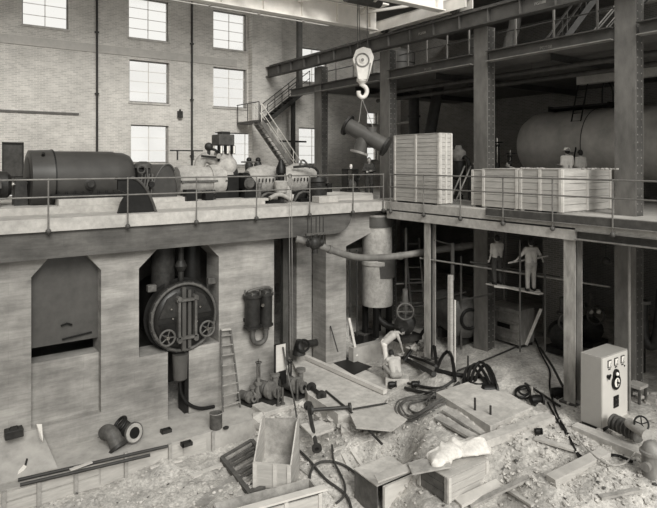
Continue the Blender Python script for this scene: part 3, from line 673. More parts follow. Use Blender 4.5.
obj('box_body', MB().bb(18.1, 18.7, p.y-.35, p.y+.35, DECK, 6.6), M_IRON, r, smooth=False, bevel=.02)
obj('box_cover', MB().ball((18.4, p.y, 6.62), .3, 12, (.9, 1, .4)), M_WHITE, r, label='pale rounded cover')
# platform and machinery behind the corner
p0, p1 = at(300, 186, Y=19.2), at(372, 201, Y=18.9)
obj('timber_beam', MB().beam(V((12.2, 21.0, DECK+.3)), V((15.8, 19.2, DECK+.12)), .35, .22), M_WOODL, None, label='pale squared timber lying across the deck corner below the standing man', cat='timber', smooth=False)
obj('timber_beam', MB().beam(V((12.6, 20.2, DECK+.1)), V((15.2, 18.4, DECK+.1)), .3, .2), M_WOOD, None, label='second pale timber lying in front of the first at the deck corner', cat='timber', smooth=False)
p = at(350, 196, Y=19.8); r = root('small_pump', (p.x, 19.8, DECK+.35), 'small dark pump frame standing on the timber left of the standing man', 'pump')
b_ = V((p.x, 19.8, DECK+.3))
obj('frame', MB().bb(b_.x-.3, b_.x-.25, 19.6, 20, b_.z, b_.z+.95).bb(b_.x+.25, b_.x+.3, 19.6, 20, b_.z, b_.z+.95).bb(b_.x-.3, b_.x+.3, 19.6, 20, b_.z+.9, b_.z+.95).bb(b_.x-.35, b_.x+.35, 19.55, 20.05, b_.z-.3, b_.z+.08), M_IRON, r, smooth=False)
obj('pump_body', MB().lathe(b_+V((0, -.3, .3)), b_+V((0, .3, .3)), [(0, .1), (.2, .22), (.8, .22), (1, .1)], 16), M_IRONL, r)
obj('flywheel', MB().ring(b_+V((.12, -.28, .62)), (0, 1, 0), .16, .025), M_BLACK, r)
obj('oil_cup', MB().lathe(b_+V((.05, 0, .95)), b_+V((.05, 0, 1.15)), [(0, .04), (.5, .07), (1, .05)], 10), M_WHITE, r)
# ================================================================ TURBINE HALL MACHINES (axis along X at Y=YT)
YT, ZT = 20.3, 6.17
XA = lambda px, y=YT: at(px, 160, Y=y).x
ped = MB().bb(-2, 10.6, 18.9, 21.7, DECK, 5.36).bb(3.45, 5.6, 19.1, 21.5, 5.36, 5.56).bb(6.3, 7.6, 19.1, 21.5, 5.36, 5.5)
obj('machine_pedestal', ped, M_SLAB, None, label='low pale concrete pedestal under the generator and turbine', cat='pedestal', smooth=False)
g = root('generator', (4.4, YT, 5.5), 'large dark cylindrical generator on the left deck', 'generator')
def cx(a, b, prof, n=56, y=YT, z=ZT): return MB().lathe((a, y, z), (b, y, z), prof, n)
obj('stator_casing', cx(XA(52), XA(112), [(0, .88), (1, .88)]), M_GEN, g)
e = obj('end_shield', cx(XA(27), XA(51), [(0, .80), (.06, .9), (.9, .92), (1, .93)]), M_GEN, g)
obj('shield_face', cx(XA(26.4), XA(27.2), [(0, .62), (.4, .7), (1, .72)]), M_BLACK, e, label='black recessed end face')
for q in (.9,): obj('lifting_boss', MB().cyl((XA(40), YT-.55, ZT+.72), (XA(40), YT-.62, ZT+.8), .05, n=12), M_BLACK, e)
obj('joint_ring', cx(XA(50.5), XA(52), [(0, .935), (1, .935)]), M_BLACK, g)
obj('end_bell', cx(XA(112), XA(131.5), [(0, .86), (.5, .84), (.8, .76), (.95, .62), (1, .4)]), M_GEN, g)
obj('inspection_port', MB().lathe((XA(84), YT-.80, ZT-.18), (XA(84), YT-.96, ZT-.18), [(0, .17), (.6, .17), (.7, .13), (1, .1)], 22), M_IRON, g)
obj('foot_rail', MB().bb(3.3, 5.5, YT-.95, YT-.7, 5.56, 5.7), M_BLACK, g, smooth=False)
bo = MB()
for i in range(9): x = 3.5+i*.24; bo.cyl((x, YT-.85, 5.7), (x, YT-.85, 5.78), .03, n=6)
obj('foot_bolt', bo, M_BLACK, g)
# exciter group left
ex = root('exciter', (1.7, YT, DECK), 'open dark exciter machine left of the generator', 'exciter')
obj('exciter_frame', MB().lathe((1.2, YT, 6.0), (2.3, YT, 6.0), [(0, .3), (.1, .42), (.9, .42), (1, .3)], 24), M_IRON, ex)
obj('bearing_pedestal', MB().prism([(2.35, YT-.3, DECK), (2.75, YT-.3, DECK), (2.7, YT-.3, 6.2), (2.4, YT-.3, 6.2)], (0, .6, 0)), M_IRON, ex, smooth=False)
obj('commutator', MB().cyl((.5, YT, 6.0), (1.2, YT, 6.0), .25, n=24), M_IRONL, ex)
obj('shaft', MB().cyl((.2, YT, 6.0), (2.9, YT, 6.0), .09, n=12), M_BRASS, ex)
obj('terminal_cover', MB().bb(1.4, 2.0, YT-.6, YT-.3, 5.9, 6.2), M_IRONL, ex, smooth=False, bevel=.03)
for x in (.6, 1.9): obj('stand_leg', MB().tube([(x, YT-.35, 5.9), (x-.05, YT-.7, 5.6), (x, YT-.75, DECK)], .07, 8, 1), M_IRON, ex)
obj('handwheel', MB().ring((1.0, YT-.7, 5.95), (0.2, 1, 0), .22, .03).cyl((1.0, YT-.7, 5.95), (1.0, YT-.4, 5.95), .03), M_IRONL, ex)
obj('floor_pump', MB().ball((.45, 18.3, 5.35), .3, 16, (1.2, .8, .8)).cyl((.45, 18.3, DECK), (.45, 18.3, 5.3), .22), M_IRON, None, label='rounded dark casting on the deck at the far left', cat='casting')
# coupling guard at the slab edge
yk = 17.85; K = lambda px, py: at(px, py, Y=yk)
r = root('coupling_guard', (K(137, 217).x, yk+.2, DECK), 'black sloping guard plate standing at the deck edge right of the generator', 'guard')
poly = [K(118, 216), K(121, 203), K(127, 193), K(118, 190), K(118, 177.5), K(131, 177), K(140, 182), K(148, 194), K(156, 216)]
for p in poly: p.z = max(p.z, DECK+.01)
obj('guard_plate', MB().prism(poly, (0, .12, 0)), M_BLACK, r, smooth=False)
rim = [K(131, 177), K(140, 181), K(149, 193), K(157, 215)]
obj('guard_rim', MB().tube([p+V((0, -.02, 0)) for p in rim], .045, 8, 2), M_STEELM, r)
obj('guard_cap', MB().bb(K(117.5, 0).x, K(128, 0).x, yk-.05, yk+.3, K(0, 179).z-.08, K(0, 179).z), M_BLACK, r, smooth=False)
# governor gear
r = root('governor_gear', (6.15, YT-.6, 5.5), 'small dark gear mechanism between generator and turbine hood', 'mechanism')
obj('gear_case', MB().bb(XA(136, 19.7), XA(149, 19.7), 19.5, 20.2, 5.5, 6.5), M_IRON, r, smooth=False, bevel=.04)
obj('gear_cover', MB().lathe((XA(143, 19.7), 19.7, 6.5), (XA(143, 19.7), 19.7, 6.72), [(0, .3), (.6, .28), (1, .12)], 16), M_IRONL, r)
obj('wheel', MB().ring((XA(140, 19.5), 19.35, 6.45), (0, 1, 0), .12, .025), M_IRONL, r)
obj('gauge', MB().cyl((XA(150, 19.4), 19.35, 5.95), (XA(150, 19.4), 19.2, 5.95), .1, n=16), M_BLACK, r)
obj('lever', MB().tube([(XA(146, 19.4), 19.3, 6.5), (XA(146, 19.4), 19.2, 6.1), (XA(144, 19.4), 19.2, 5.7)], .025, 6), M_IRONL, r)
for i in range(4): obj('oil_pipe', MB().tube([(6.0+i*.12, 19.4, 5.5), (6.0+i*.12, 19.3, 5.9), (6.1+i*.12, 19.5, 6.3)], .022, 6, 1), M_IRONL, r)
# turbine
t = root('steam_turbine', (8.3, YT, 5.45), 'turbine with dark exhaust hood and pale insulated cylinder', 'turbine')
yh = YT-.75; H = lambda px, py: at(px, py, Y=yh)
hood = [H(150, 203), H(150, 190), H(156, 177), H(161, 168), H(166, 164), H(171, 165), H(174.5, 171), H(177, 183), H(178, 203)]
for p in hood: p.z = max(p.z, 5.4)
hd = obj('exhaust_hood', MB().prism(hood, (0, 1.5, 0)), M_HOOD, t, bevel=.06)
obj('hood_rim', MB().tube([p+V((0, -.01, .0)) for p in hood[1:7]], .035, 8, 2), M_STEELM, hd)
obj('insulated_cylinder', cx(XA(176), XA(222), [(0, .5), (.05, .56), (.35, .55), (.6, .52), (.9, .5), (1, .45)], 40, z=6.02), M_INS, t)
obj('steam_belt', cx(XA(208), XA(221), [(0, .56), (.5, .64), (1, .58)], 40, z=6.02), M_INS, t)
for x in (185, 197): obj('casing_joint', MB().bb(XA(176), XA(221), YT-.6, YT-.45, 5.97, 6.04), M_IRONL, t, smooth=False) if x == 185 else None
obj('under_pipe', MB().bb(XA(178), XA(225), YT-.5, YT+.3, 5.36, 5.6), M_BLACK, t, smooth=False)
for px in (192, 208, 213): obj('drain_valve', MB().lathe((XA(px, 19.4), 19.4, 5.36), (XA(px, 19.4), 19.4, 5.7), [(0, .12), (.3, .06), (.6, .13), (1, .08)], 12), M_IRON, t)
obj('shaft_bearing', MB().bb(XA(222), XA(233), YT-.5, YT+.5, 5.36, 6.2).cyl((XA(222), YT, 6.2), (XA(233), YT, 6.2), .45, n=24), M_BLACK, t)
obj('oil_box', MB().bb(XA(186, 19), XA(197, 19), 18.95, 19.3, 5.36, 5.75), M_BLACK, t, smooth=False); obj('oil_box', MB().bb(XA(205, 19), XA(213, 19), 18.95, 19.3, 5.36, 5.68), M_BLACK, t, smooth=False)
for dx in (-.2, .1, .4): obj('handrail_stanchion', MB().cyl((XA(190)+dx*2, YT+.2, ZT+.6), (XA(190)+dx*2, YT+.2, ZT+.95), .03, n=6), M_IRON, t)
obj('cylinder_rail', MB().tube([(XA(172), YT+.2, ZT+.95), (XA(205), YT+.2, ZT+.95)], .025, 6), M_IRON, t)
# steam chest on top
q = V((XA(223), YT, 6.42)); s = root('steam_chest', q, 'pale steam chest topped by a dark valve box on the turbine', 'steam chest')
obj('insulated_dome', MB().ball(q+V((.05, -.1, .1)), .52, 18, (.9, .8, .9)).lathe(q+V((0, 0, -.2)), q+V((0, 0, .7)), [(0, .5), (.6, .42), (1, .3)], 20), M_INS, s)
obj('insulated_elbow', MB().tube([q+V((-.2, 0, .2)), q+V((-.7, 0, .5)), q+V((-.95, 0, .25)), q+V((-1.0, 0, -.4))], .2, 12, 2), M_INS, s)
obj('valve_box', MB().bb(q.x-.32, q.x+.32, q.y-.35, q.y+.35, q.z+.9, q.z+1.32), M_IRONL, s, smooth=False, bevel=.04)
obj('box_cap', MB().bb(q.x-.14, q.x+.2, q.y-.2, q.y+.2, q.z+1.32, q.z+1.43), M_IRON, s, smooth=False)
for i in range(3):
    x = q.x-.26+i*.26; lf = obj('valve_cylinder', MB().cyl((x, q.y-.3, q.z+.58), (x, q.y-.3, q.z+.9), .1, n=14), M_BLACK, s)
    obj('spindle', MB().cyl((x, q.y-.42, q.z+.6), (x, q.y-.42, q.z+.88), .035, n=8), M_WHITE, lf)
obj('servo_head', MB().ball(q+V((-.62, -.1, .85)), .16, 12).cyl(q+V((-.62, -.1, .4)), q+V((-.62, -.1, .85)), .06), M_IRON, s)
obj('servo_arm', MB().tube([q+V((-.62, -.1, .8)), q+V((-.3, -.2, .7)), q+V((-.3, -.3, .3))], .05, 8, 1).tube([q+V((-1.0, -.3, .5)), q+V((-.4, -.3, .45))], .04, 6), M_IRON, s)
obj('pressure_gauge', MB().cyl(q+V((-.4, -.45, .5)), q+V((-.4, -.52, .5)), .1, n=16), M_BRASS, s)
# auxiliary dark gear right of the turbine
r = root('reduction_gear', (XA(240), YT-.2, DECK), 'black gear and pump group right of the turbine', 'gear')
obj('gear_case', MB().lathe((XA(234), YT-.4, 5.8), (XA(247), YT-.4, 5.8), [(0, .35), (.1, .5), (.9, .5), (1, .35)], 24).bb(XA(234), XA(247), YT-.9, YT+.1, DECK, 5.7), M_BLACK, r)
obj('top_rail', MB().tube([(XA(233), 19.6, 6.7), (XA(249), 19.6, 6.7)], .03, 6), M_IRONL, r)
obj('coupling', MB().lathe((XA(247), YT-.4, 5.85), (XA(252), YT-.4, 5.85), [(0, .2), (.3, .3), (.7, .3), (1, .2)], 20), M_IRONL, r)
obj('standpipe', MB().cyl((XA(247), 19.3, DECK), (XA(247), 19.3, 5.75), .08).cyl((XA(247), 19.3, 5.75), (XA(247), 19.3, 5.9), .1), M_IRONL, r)
obj('pinion_cover', MB().lathe((XA(238), YT-.95, 5.9), (XA(238), YT-1.05, 5.9), [(0, .22), (1, .15)], 18), M_IRONL, r)
for px, lb in ((249, 'upright black relief valve between the turbine and the rounded casings'), (258, 'smaller tilted black valve just right of the upright one')):
    x = XA(px, 20.5); r = root('relief_valve', (x, 20.5, 6.1), lb, 'valve')
    obj('valve_body', MB().lathe((x, 20.5, DECK), (x, 20.5, 6.75), [(0, .08), (.5, .08), (.75, .15), (.9, .17), (1, .08)], 14), M_IRON, r)
    obj('valve_cap', MB().ball((x, 20.5, 6.78), .11, 10), M_BLACK, r)
# two feed pump turbines
for (px, w_, lb, k) in ((264, .62, 'pale rounded pump casing left of the black valve', 1.0), (298, .72, 'larger pale rounded pump casing near the far column', 1.08)):
    x = XA(px, 19.9); y = 19.9; r = root('pump_turbine', (x, y, DECK), lb, 'pump turbine')
    obj('insulated_dome', MB().ball((x, y, 6.15), w_*.86, 22, (1, .85, .82)), M_INS, r)
    fl = obj('joint_flange', MB().lathe((x-.75, y, 6.0), (x+.75, y, 6.0), [(0, .38), (.1, .5), (.45, .6), (.55, .6), (.9, .5), (1, .38)], 28), M_INS, r)
    bl = MB()
    for i in range(8): bl.cyl((x-.55+i*.15, y-.64, 5.95), (x-.55+i*.15, y-.64, 6.08), .025, n=6)
    obj('flange_bolt', bl, M_BLACK, fl)
    obj('lower_casing', MB().lathe((x, y, DECK), (x, y, 5.8), [(0, .5), (.1, .5), (.15, .35), (1, .5)], 22), M_IRON, r)
    obj('discharge_pipe', MB().tube([(x+.5, y-.4, 5.9), (x+.75, y-.55, 5.6), (x+.72, y-.6, 5.35), (x+.9, y-.7, 5.3)], .15, 12, 2), M_INS, r)
    obj('drip_tray', MB().bb(x-.5, x+.3, y-1.0, y-.6, DECK, DECK+.12), M_BLACK, r, smooth=False)
    obj('small_pipe', MB().tube([(x-.6, y-.7, 5.2), (x-.4, y-.8, 5.55), (x+.1, y-.8, 5.5), (x+.4, y-.8, 5.3)], .05, 8, 1), M_IRONL, r)
x = XA(281, 19.0); r = root('throttle_valve', (x, 19.0, DECK), 'tall black valve with a pale pot between the two rounded casings', 'valve')
obj('valve_head', MB().lathe((x, 19, 6.0), (x, 19, 6.78), [(0, .13), (.3, .13), (.35, .19), (.6, .19), (.8, .12), (1, .07)], 18), M_BLACK, r)
obj('valve_pot', MB().lathe((x, 19, 5.5), (x, 19, 6.0), [(0, .12), (.1, .22), (.6, .26), (.9, .26), (1, .2)], 20), M_INS, r, label='pale plastered pot')
obj('valve_foot', MB().lathe((x, 19, DECK), (x, 19, 5.5), [(0, .25), (.2, .12), (1, .12)], 16), M_IRON, r)
obj('side_pipe', MB().tube([(x-.6, 18.8, 5.35), (x-.3, 18.8, 5.5), (x, 18.8, 5.45), (x+.3, 18.8, 5.3)], .08, 10, 1), M_INS, r)
x = XA(318, 19.0); r = root('pump_motor', (x, 19.0, DECK), 'dark upright motor beside the far steel column', 'motor')
obj('motor_body', MB().lathe((x, 19, DECK+.1), (x, 19, 6.1), [(0, .3), (.05, .36), (.55, .36), (.6, .3), (.75, .3), (.8, .36), (1, .3)], 24), M_IRON, r)
obj('motor_base', MB().bb(x-.42, x+.42, 18.6, 19.4, DECK, DECK+.1), M_IRON, r, smooth=False)
obj('terminal_box', MB().bb(x+.3, x+.55, 18.8, 19.1, 5.5, 5.85), M_BLACK, r, smooth=False)
obj('top_pipe', MB().tube([(x, 19, 6.1), (x, 19, 6.4), (x-.4, 19, 6.55), (x-.9, 19.4, 6.5)], .05, 8, 1), M_IRON, r)
# hose looping behind the right casing
obj('steam_pipe', MB().tube([at(300, 165, Y=19.6), at(302, 159, Y=19.6), at(307, 163, Y=19.6), at(311, 174, Y=19.6)], .04, 8, 2), M_IRONL, None, label='thin curved pipe arching over the larger rounded casing', cat='pipe')
x = XA(327, 18.2); obj('pale_block', MB().bb(x-.5, x+.4, 18.0, 18.5, DECK, DECK+.25), M_SLAB, None, label='pale concrete block on the deck below the far column', cat='block', smooth=False, bevel=.02)
# vertical rods from railing to ledge
r = root('chain_hoist', (11.4, YE-.2, 0), 'pair of long thin ropes hanging from the deck edge past the wall opening', 'ropes')
for px in (289, 291.5):
    p = at(px, 180, Y=YE-.2); obj('hanging_rope', MB().cyl((p.x, YE-.2, 6.2), (p.x+.05, YE-.2, at(px, 350, Y=YE-.2).z), .011, n=6), M_STEELL, r)
obj('hook', MB().ring(at(290, 176, Y=YE-.2), (0, 1, 0), .07, .015, 12, 6), M_STEELM, r)
# ================================================================ PEOPLE
def capsule(mb, a, b, ra, rb, n=12):
    a, b = V(a), V(b)
    if (b-a).length > 1e-4: mb.lathe(a, b, [(0, ra), (1, rb)], n)
    mb.ball(a, ra, n); mb.ball(b, rb, n)
def fuse(name, mb, m, parent, voxel, label=None):
    o = obj(name, mb, m, parent, label=label)
    r = o.modifiers.new('fuse', 'REMESH'); r.mode = 'VOXEL'; r.voxel_size = voxel; r.use_smooth_shade = True
    s = o.modifiers.new('soft', 'SMOOTH'); s.factor = .5; s.iterations = 3
    dg = bpy.context.evaluated_depsgraph_get(); me = bpy.data.meshes.new_from_object(o.evaluated_get(dg))
    o.modifiers.clear(); o.data = me
    for p in me.polygons: p.use_smooth = True
    return o
def person(loc, rz, label, J={}, shirt=M_SHIRT, trous=M_TROUS, hat=None, look=(0, 1, 0), sleeve=.55, k=1.0, hair=M_HAIR, apron=False, group=None):
    P = dict(pelvis=(0, 0, .95), belly=(0, 0, 1.10), chest=(0, 0, 1.30), neck=(0, .0, 1.47), head=(0, .02, 1.62),
             sR=(.18, 0, 1.41), sL=(-.18, 0, 1.41), eR=(.24, -.02, 1.13), eL=(-.24, -.02, 1.13), wR=(.25, .08, .88), wL=(-.25, .08, .88),
             hR=(.09, 0, .92), hL=(-.09, 0, .92), kR=(.11, .02, .50), kL=(-.11, .02, .50), aR=(.12, -.02, .09), aL=(-.12, -.02, .09))
    P.update(J); r = root('person', loc, label, 'person', group, rz); Wm = WM[r.name]
    q = {a: Wm @ (V(b)*k) for a, b in P.items()}
    R3 = Wm.to_3x3(); L = (R3 @ V(look)).normalized()
    up = V((0, 0, 1)); tor = (q['neck']-q['chest']).normalized()
    sd = L.cross(up)
    if sd.length < .1: sd = R3 @ V((1, 0, 0))
    sd.normalize(); hu = sd.cross(L).normalized()
    HR = Matrix((sd, L, hu)).transposed()
    b = MB()
    h = q['head']; HP = lambda x, y, z: h+HR @ V((x, y, z))*k
    b.ball(h, .105*k, 18, (.78, .92, 1.13), HR); b.ball(HP(0, .03, -.06), .07*k, 12, (.85, .9, .9), HR)
    b.lathe(HP(0, .085, .02), HP(0, .118, -.03), [(0, .008*k), (1, .016*k)], 8); b.ball(HP(0, .113, -.03), .016*k, 8)
    for s in (-1, 1):
        b.ball(HP(s*.083, -.005, -.005), .026*k, 8, (.4, .8, 1.2), HR); b.ball(HP(s*.033, .078, .012), .016*k, 8)
    b.ball(HP(0, .085, -.068), .022*k, 8, (1.2, .7, .5), HR)
    capsule(b, q['neck'], h-(hu*.06*k), .058*k, .052*k)
    capsule(b, q['chest'], q['neck'], .12*k, .06*k); capsule(b, q['sL'], q['sR'], .065*k, .065*k)
    for s in (-.07, .07): capsule(b, q['belly']+(R3 @ V((s, 0, 0)))*k, q['chest']+(R3 @ V((s*1.1, 0, 0)))*k, .10*k, .115*k)
    capsule(b, q['hL'], q['hR'], .105*k, .105*k); capsule(b, q['pelvis'], q['belly'], .12*k, .12*k)
    sh = MB(); tr = MB(); hands = MB()
    for s in ('R', 'L'):
        S_, E, Wr, Hh, K, An = q['s'+s], q['e'+s], q['w'+s], q['h'+s], q['k'+s], q['a'+s]
        capsule(b, S_, E, .056*k, .042*k); capsule(b, E, Wr, .041*k, .028*k)
        capsule(b, Hh, K, .09*k, .058*k); capsule(b, K, An, .056*k, .038*k)
        ft = (K-An); fwd = R3 @ V((0, 1, 0)); toe = An+fwd*.16*k-up*.045*k
        capsule(b, An-up*.04*k-fwd*.04*k, toe, .038*k, .032*k)
        # hand: palm, four fingers and a thumb
        d = (Wr-E).normalized(); sx = d.cross(R3 @ V((0, 1, 0)))
        sx = sx.normalized() if sx.length > .1 else R3 @ V((1, 0, 0)); nn = d.cross(sx)
        if nn.dot(fwd) < 0: nn = -nn
        for t in (-.024, -.008, .008, .024): capsule(b, Wr+sx*t*.7*k, Wr+d*.085*k+sx*t*k, .017*k, .014*k, 8)
        for i, (t, ln) in enumerate(((-.030, .062), (-.010, .078), (.011, .072), (.031, .055))):
            a0 = Wr+d*.09*k+sx*t*k; a1 = a0+(d*.8+nn*.35).normalized()*ln*.5*k; a2 = a1+(d*.4+nn*.8).normalized()*ln*.5*k
            capsule(b, a0, a1, .0095*k, .009*k, 8); capsule(b, a1, a2, .009*k, .008*k, 8)
        t0 = Wr+d*.03*k-sx*.028*k; t1 = t0+(d*.6-sx*.5+nn*.5).normalized()*.04*k; t2 = t1+(d*.8+nn*.5).normalized()*.03*k
        capsule(b, t0, t1, .013*k, .011*k, 8); capsule(b, t1, t2, .011*k, .009*k, 8)
        m_ = S_+(E-S_)*min(1, sleeve*1.6); capsule(sh, S_, m_, .074*k, .06*k)
        if sleeve > .7: capsule(sh, E, E+(Wr-E)*min(1, (sleeve-.6)*2.3), .058*k, .045*k)
        capsule(tr, Hh, K, .108*k, .082*k); capsule(tr, K, An+(K-An)*.12, .08*k, .068*k)
    fuse('body', b, M_SKIN, r, .0085)
    capsule(sh, q['chest'], q['neck']-tor*.035*k, .135*k, .075*k); capsule(sh, q['sL'], q['sR'], .08*k, .08*k)
    for s in (-.075, .075): capsule(sh, q['pelvis']+(q['belly']-q['pelvis'])*.3+(R3 @ V((s, 0, 0)))*k, q['chest']+(R3 @ V((s*1.15, 0, 0)))*k, .118*k, .13*k)
    fuse('shirt', sh, shirt, r, .016)
    capsule(tr, q['hL'], q['hR'], .122*k, .122*k); capsule(tr, q['pelvis'], q['pelvis']+(q['belly']-q['pelvis'])*.35, .132*k, .13*k)
    fuse('trousers', tr, trous, r, .016)
    for s in ('R', 'L'):
        An = q['a'+s]; fwd = R3 @ V((0, 1, 0)); so = MB(); capsule(so, An-up*.035*k-fwd*.045*k, An+fwd*.16*k-up*.045*k, .05*k, .042*k); capsule(so, An, An-up*.03*k, .048*k, .048*k)
        fuse('shoe', so, M_BLACK, r, .014)
    hm = MB()
    if hat:
        hm.lathe(HP(0, 0, .055), HP(0, -.01, .15), [(0, .10*k), (.5, .098*k), (.85, .085*k), (1, .04*k)], 22).lathe(HP(0, .02, .05), HP(0, .02, .062), [(0, .15*k), (1, .148*k)], 24)
        obj('hat', hm, hat, r)
    hm = MB(); hm.ball(HP(0, -.028, .028), .113*k, 16, (.84, .92, 1.06), HR)
    obj('hair', hm, hair, r)
    for s in (-1, 1): obj('eye', MB().ball(HP(s*.033, .09, .012), .011*k, 8), M_BLACK, r)
    return r
def face(dx, dy): return math.atan2(-dx, dy)   # rotation so that local +y points to (dx,dy)
def stand_on(px, z, X=None, d=None, Y=None):
    p = at(px, 150, X=X, d=d, Y=Y); return V((p.x, p.y, z))
person(stand_on(369, DECK, Y=20.35), face(-.6, -.8), 'man in dark clothes standing on the deck corner beneath the hanging pipe, arms folded', dict(wR=(-.02, .25, 1.15), wL=(.04, .24, 1.12), eR=(.26, .08, 1.16), eL=(-.26, .08, 1.16)), shirt=M_DARKC, trous=M_DARKC, sleeve=1)
person(stand_on(567, DECK+.3, X=18.9), face(.35, .9), 'man in a white shirt and pale round hat behind the near long crate', dict(wR=(.15, .3, 1.15), wL=(-.15, .3, 1.15)), hat=M_WHITE)
person(stand_on(580.5, DECK+.3, X=19.3), face(.2, .95), 'bareheaded man in a pale shirt just right of the man with the hat', dict(head=(0, .04, 1.60), wR=(.15, .3, 1.15), wL=(-.15, .3, 1.15)), shirt=M_SHIRTG, k=.97)
person(stand_on(517, DECK-.05, X=18.6), face(-.5, .5), 'man with a dark jacket leaning over at the left end of the big tank', dict(chest=(0, .12, 1.26), neck=(0, .22, 1.38), head=(0, .3, 1.5), sR=(.18, .18, 1.33), sL=(-.18, .18, 1.33), eR=(.22, .35, 1.12), eL=(-.22, .35, 1.12), wR=(.18, .5, 1.2), wL=(-.18, .5, 1.2)), shirt=M_SHIRTG, trous=M_DARKC, sleeve=1)
# scaffold workers
SCZ = 2.59
person(stand_on(531, SCZ, d=18.44), face(.45, .75), 'man in a pale shirt standing with arms apart on the scaffold planks', dict(eR=(.33, .02, 1.2), eL=(-.33, .02, 1.2), wR=(.46, .12, 1.02), wL=(-.46, .12, 1.02), kR=(.1, .02, .5), aR=(.1, 0, .09)), shirt=M_SHIRTG, trous=M_TROUS, k=.95)
person(stand_on(497, SCZ-.03, d=19.6), face(.3, .8), 'second man on the scaffold, further left in a pale shirt, partly in shadow', dict(eR=(.26, .1, 1.2), wR=(.3, .3, 1.3), aL=(-.14, -.1, .09)), shirt=M_SHIRTG, trous=M_DARKC, k=.95)
# pit workers
w1 = atg(388, 369)
person(w1, face(.9, -.45), 'bare-armed man bending down with hands low near the rubble pile', dict(pelvis=(0, -.16, .95), belly=(0, -.06, 1.06), chest=(0, .17, 1.22), neck=(0, .36, 1.31), head=(0, .53, 1.33),
       sR=(.17, .3, 1.25), sL=(-.17, .3, 1.25), eR=(.18, .42, .97), eL=(-.18, .42, .97), wR=(.12, .5, .70), wL=(-.08, .52, .70), hR=(.09, -.16, .92), hL=(-.09, -.16, .92), kR=(.1, -.12, .50), kL=(-.1, -.06, .50), aR=(.11, -.14, .09), aL=(-.11, -.1, .09)),
       k=1.02, shirt=M_SHIRTG, trous=M_SHIRT, look=(0, .8, -.6), sleeve=.3)
w2 = atg(395, 384)
person(w2, face(.35, .9), 'crouching man in a pale shirt seen from behind at the edge of the concrete', dict(pelvis=(0, -.12, .38), belly=(0, -.04, .50), chest=(0, .1, .68), neck=(0, .24, .82), head=(0, .36, .86),
       sR=(.19, .18, .76), sL=(-.19, .18, .76), eR=(.28, .34, .56), eL=(-.28, .34, .56), wR=(.2, .52, .42), wL=(-.2, .52, .42), hR=(.11, -.12, .36), hL=(-.11, -.12, .36), kR=(.24, .3, .48), kL=(-.24, .3, .48), aR=(.18, .02, .09), aL=(-.18, .02, .09)),
       shirt=M_SHIRTG, trous=M_TROUS, look=(0, .75, -.65), sleeve=.8, k=1.05)
# ================================================================ WALL AND LEDGE EQUIPMENT
sp = root('shutter_panel', (3.46, 18.3, 1.4), 'dark board panel closing the left chamfered wall opening', 'panel')
obj('panel_sheet', MB().prism([(2.53, 18.28, 1.42), (4.39, 18.28, 1.42), (4.39, 18.28, 3.5), (3.95, 18.28, 4.02), (3.0, 18.28, 4.02), (2.53, 18.28, 3.5)], (0, .06, 0)), M_GREY, sp, smooth=False)
obj('hasp', MB().tube([(3.35, 18.22, 1.95), (3.5, 18.2, 2.0), (3.65, 18.22, 1.93)], .03, 6), M_BLACK, sp)
obj('hasp', MB().tube([(3.38, 18.22, 1.55), (3.6, 18.2, 1.58), (4.2, 18.24, 1.62)], .03, 6), M_BLACK, sp)
# condenser
cxx, cz, cy = 6.95, 1.73, 17.78
cd = root('condenser', (cxx, 18.6, .5), 'black round condenser cover with handwheels set in the wall opening', 'condenser')
ringv = lambda y0_, y1_, prof, n=56: MB().lathe((cxx, y0_, cz), (cxx, y1_, cz), prof, n)
obj('shell', ringv(18.0, 20.3, [(0, 1.05), (1, 1.05)]), M_BLACK, cd)
fl = obj('shell_flange', ringv(cy+.12, cy+.26, [(0, 1.14), (1, 1.14)]), M_IRON, cd)
obj('shell_flange', ringv(cy+.45, cy+.5, [(0, 1.2), (1, 1.2)]), M_BLACK, cd)
obj('cover_ring', MB().ring((cxx, cy+.08, cz), (0, 1, 0), 1.06, .05, 56, 10), M_IRONL, cd)
cover = obj('cover_plate', ringv(cy, cy+.12, [(0, .8), (.5, .96), (1, 1.0)]), mat('condenser_cover', .02, .3, 5, .35), cd)
for i in range(24):
    q = 2*math.pi*i/24; obj('cover_bolt', MB().cyl((cxx+1.1*math.cos(q), cy+.06, cz+1.1*math.sin(q)), (cxx+1.1*math.cos(q), cy+.14, cz+1.1*math.sin(q)), .028, n=6), M_IRONL, fl)
for i in range(4):
    s = (-1, 1)[i % 2]; t = (.18, -.22)[i//2]
    obj('wing_panel', MB().prism([(cxx+s*.3, cy-.03, cz+.08 if i < 2 else cz-.1), (cxx+s*.88, cy-.03, cz+.08 if i < 2 else cz-.1), (cxx+s*.62, cy-.03, cz+.66 if i < 2 else cz-.62), (cxx+s*.3, cy-.03, cz+.82 if i < 2 else cz-.8)], (0, .04, 0)), M_IRON if i < 2 else M_BLACK, cover, smooth=False)
dvf = MB()
for s in (-.27, .27): dvf.bb(cxx+s-.04, cxx+s+.04, cy-.2, cy-.02, cz-.62, cz+.62)
for z in (-.6, .6): dvf.bb(cxx-.36, cxx+.36, cy-.2, cy-.05, cz+z-.04, cz+z+.04)
obj('davit_frame', dvf, M_IRONL, cd, smooth=False)
obj('channel', MB().bb(cxx-.16, cxx-.04, cy-.14, cy, cz-1.0, cz+1.0).bb(cxx+.04, cxx+.14, cy-.12, cy, cz-.95, cz+.9), M_GREY, cd, smooth=False)
for s in (-.27, .27):
    for z in (-.66, .66): obj('hinge_boss', MB().cyl((cxx+s, cy-.24, cz+z), (cxx+s, cy, cz+z), .075, n=14), M_IRONL, cd)
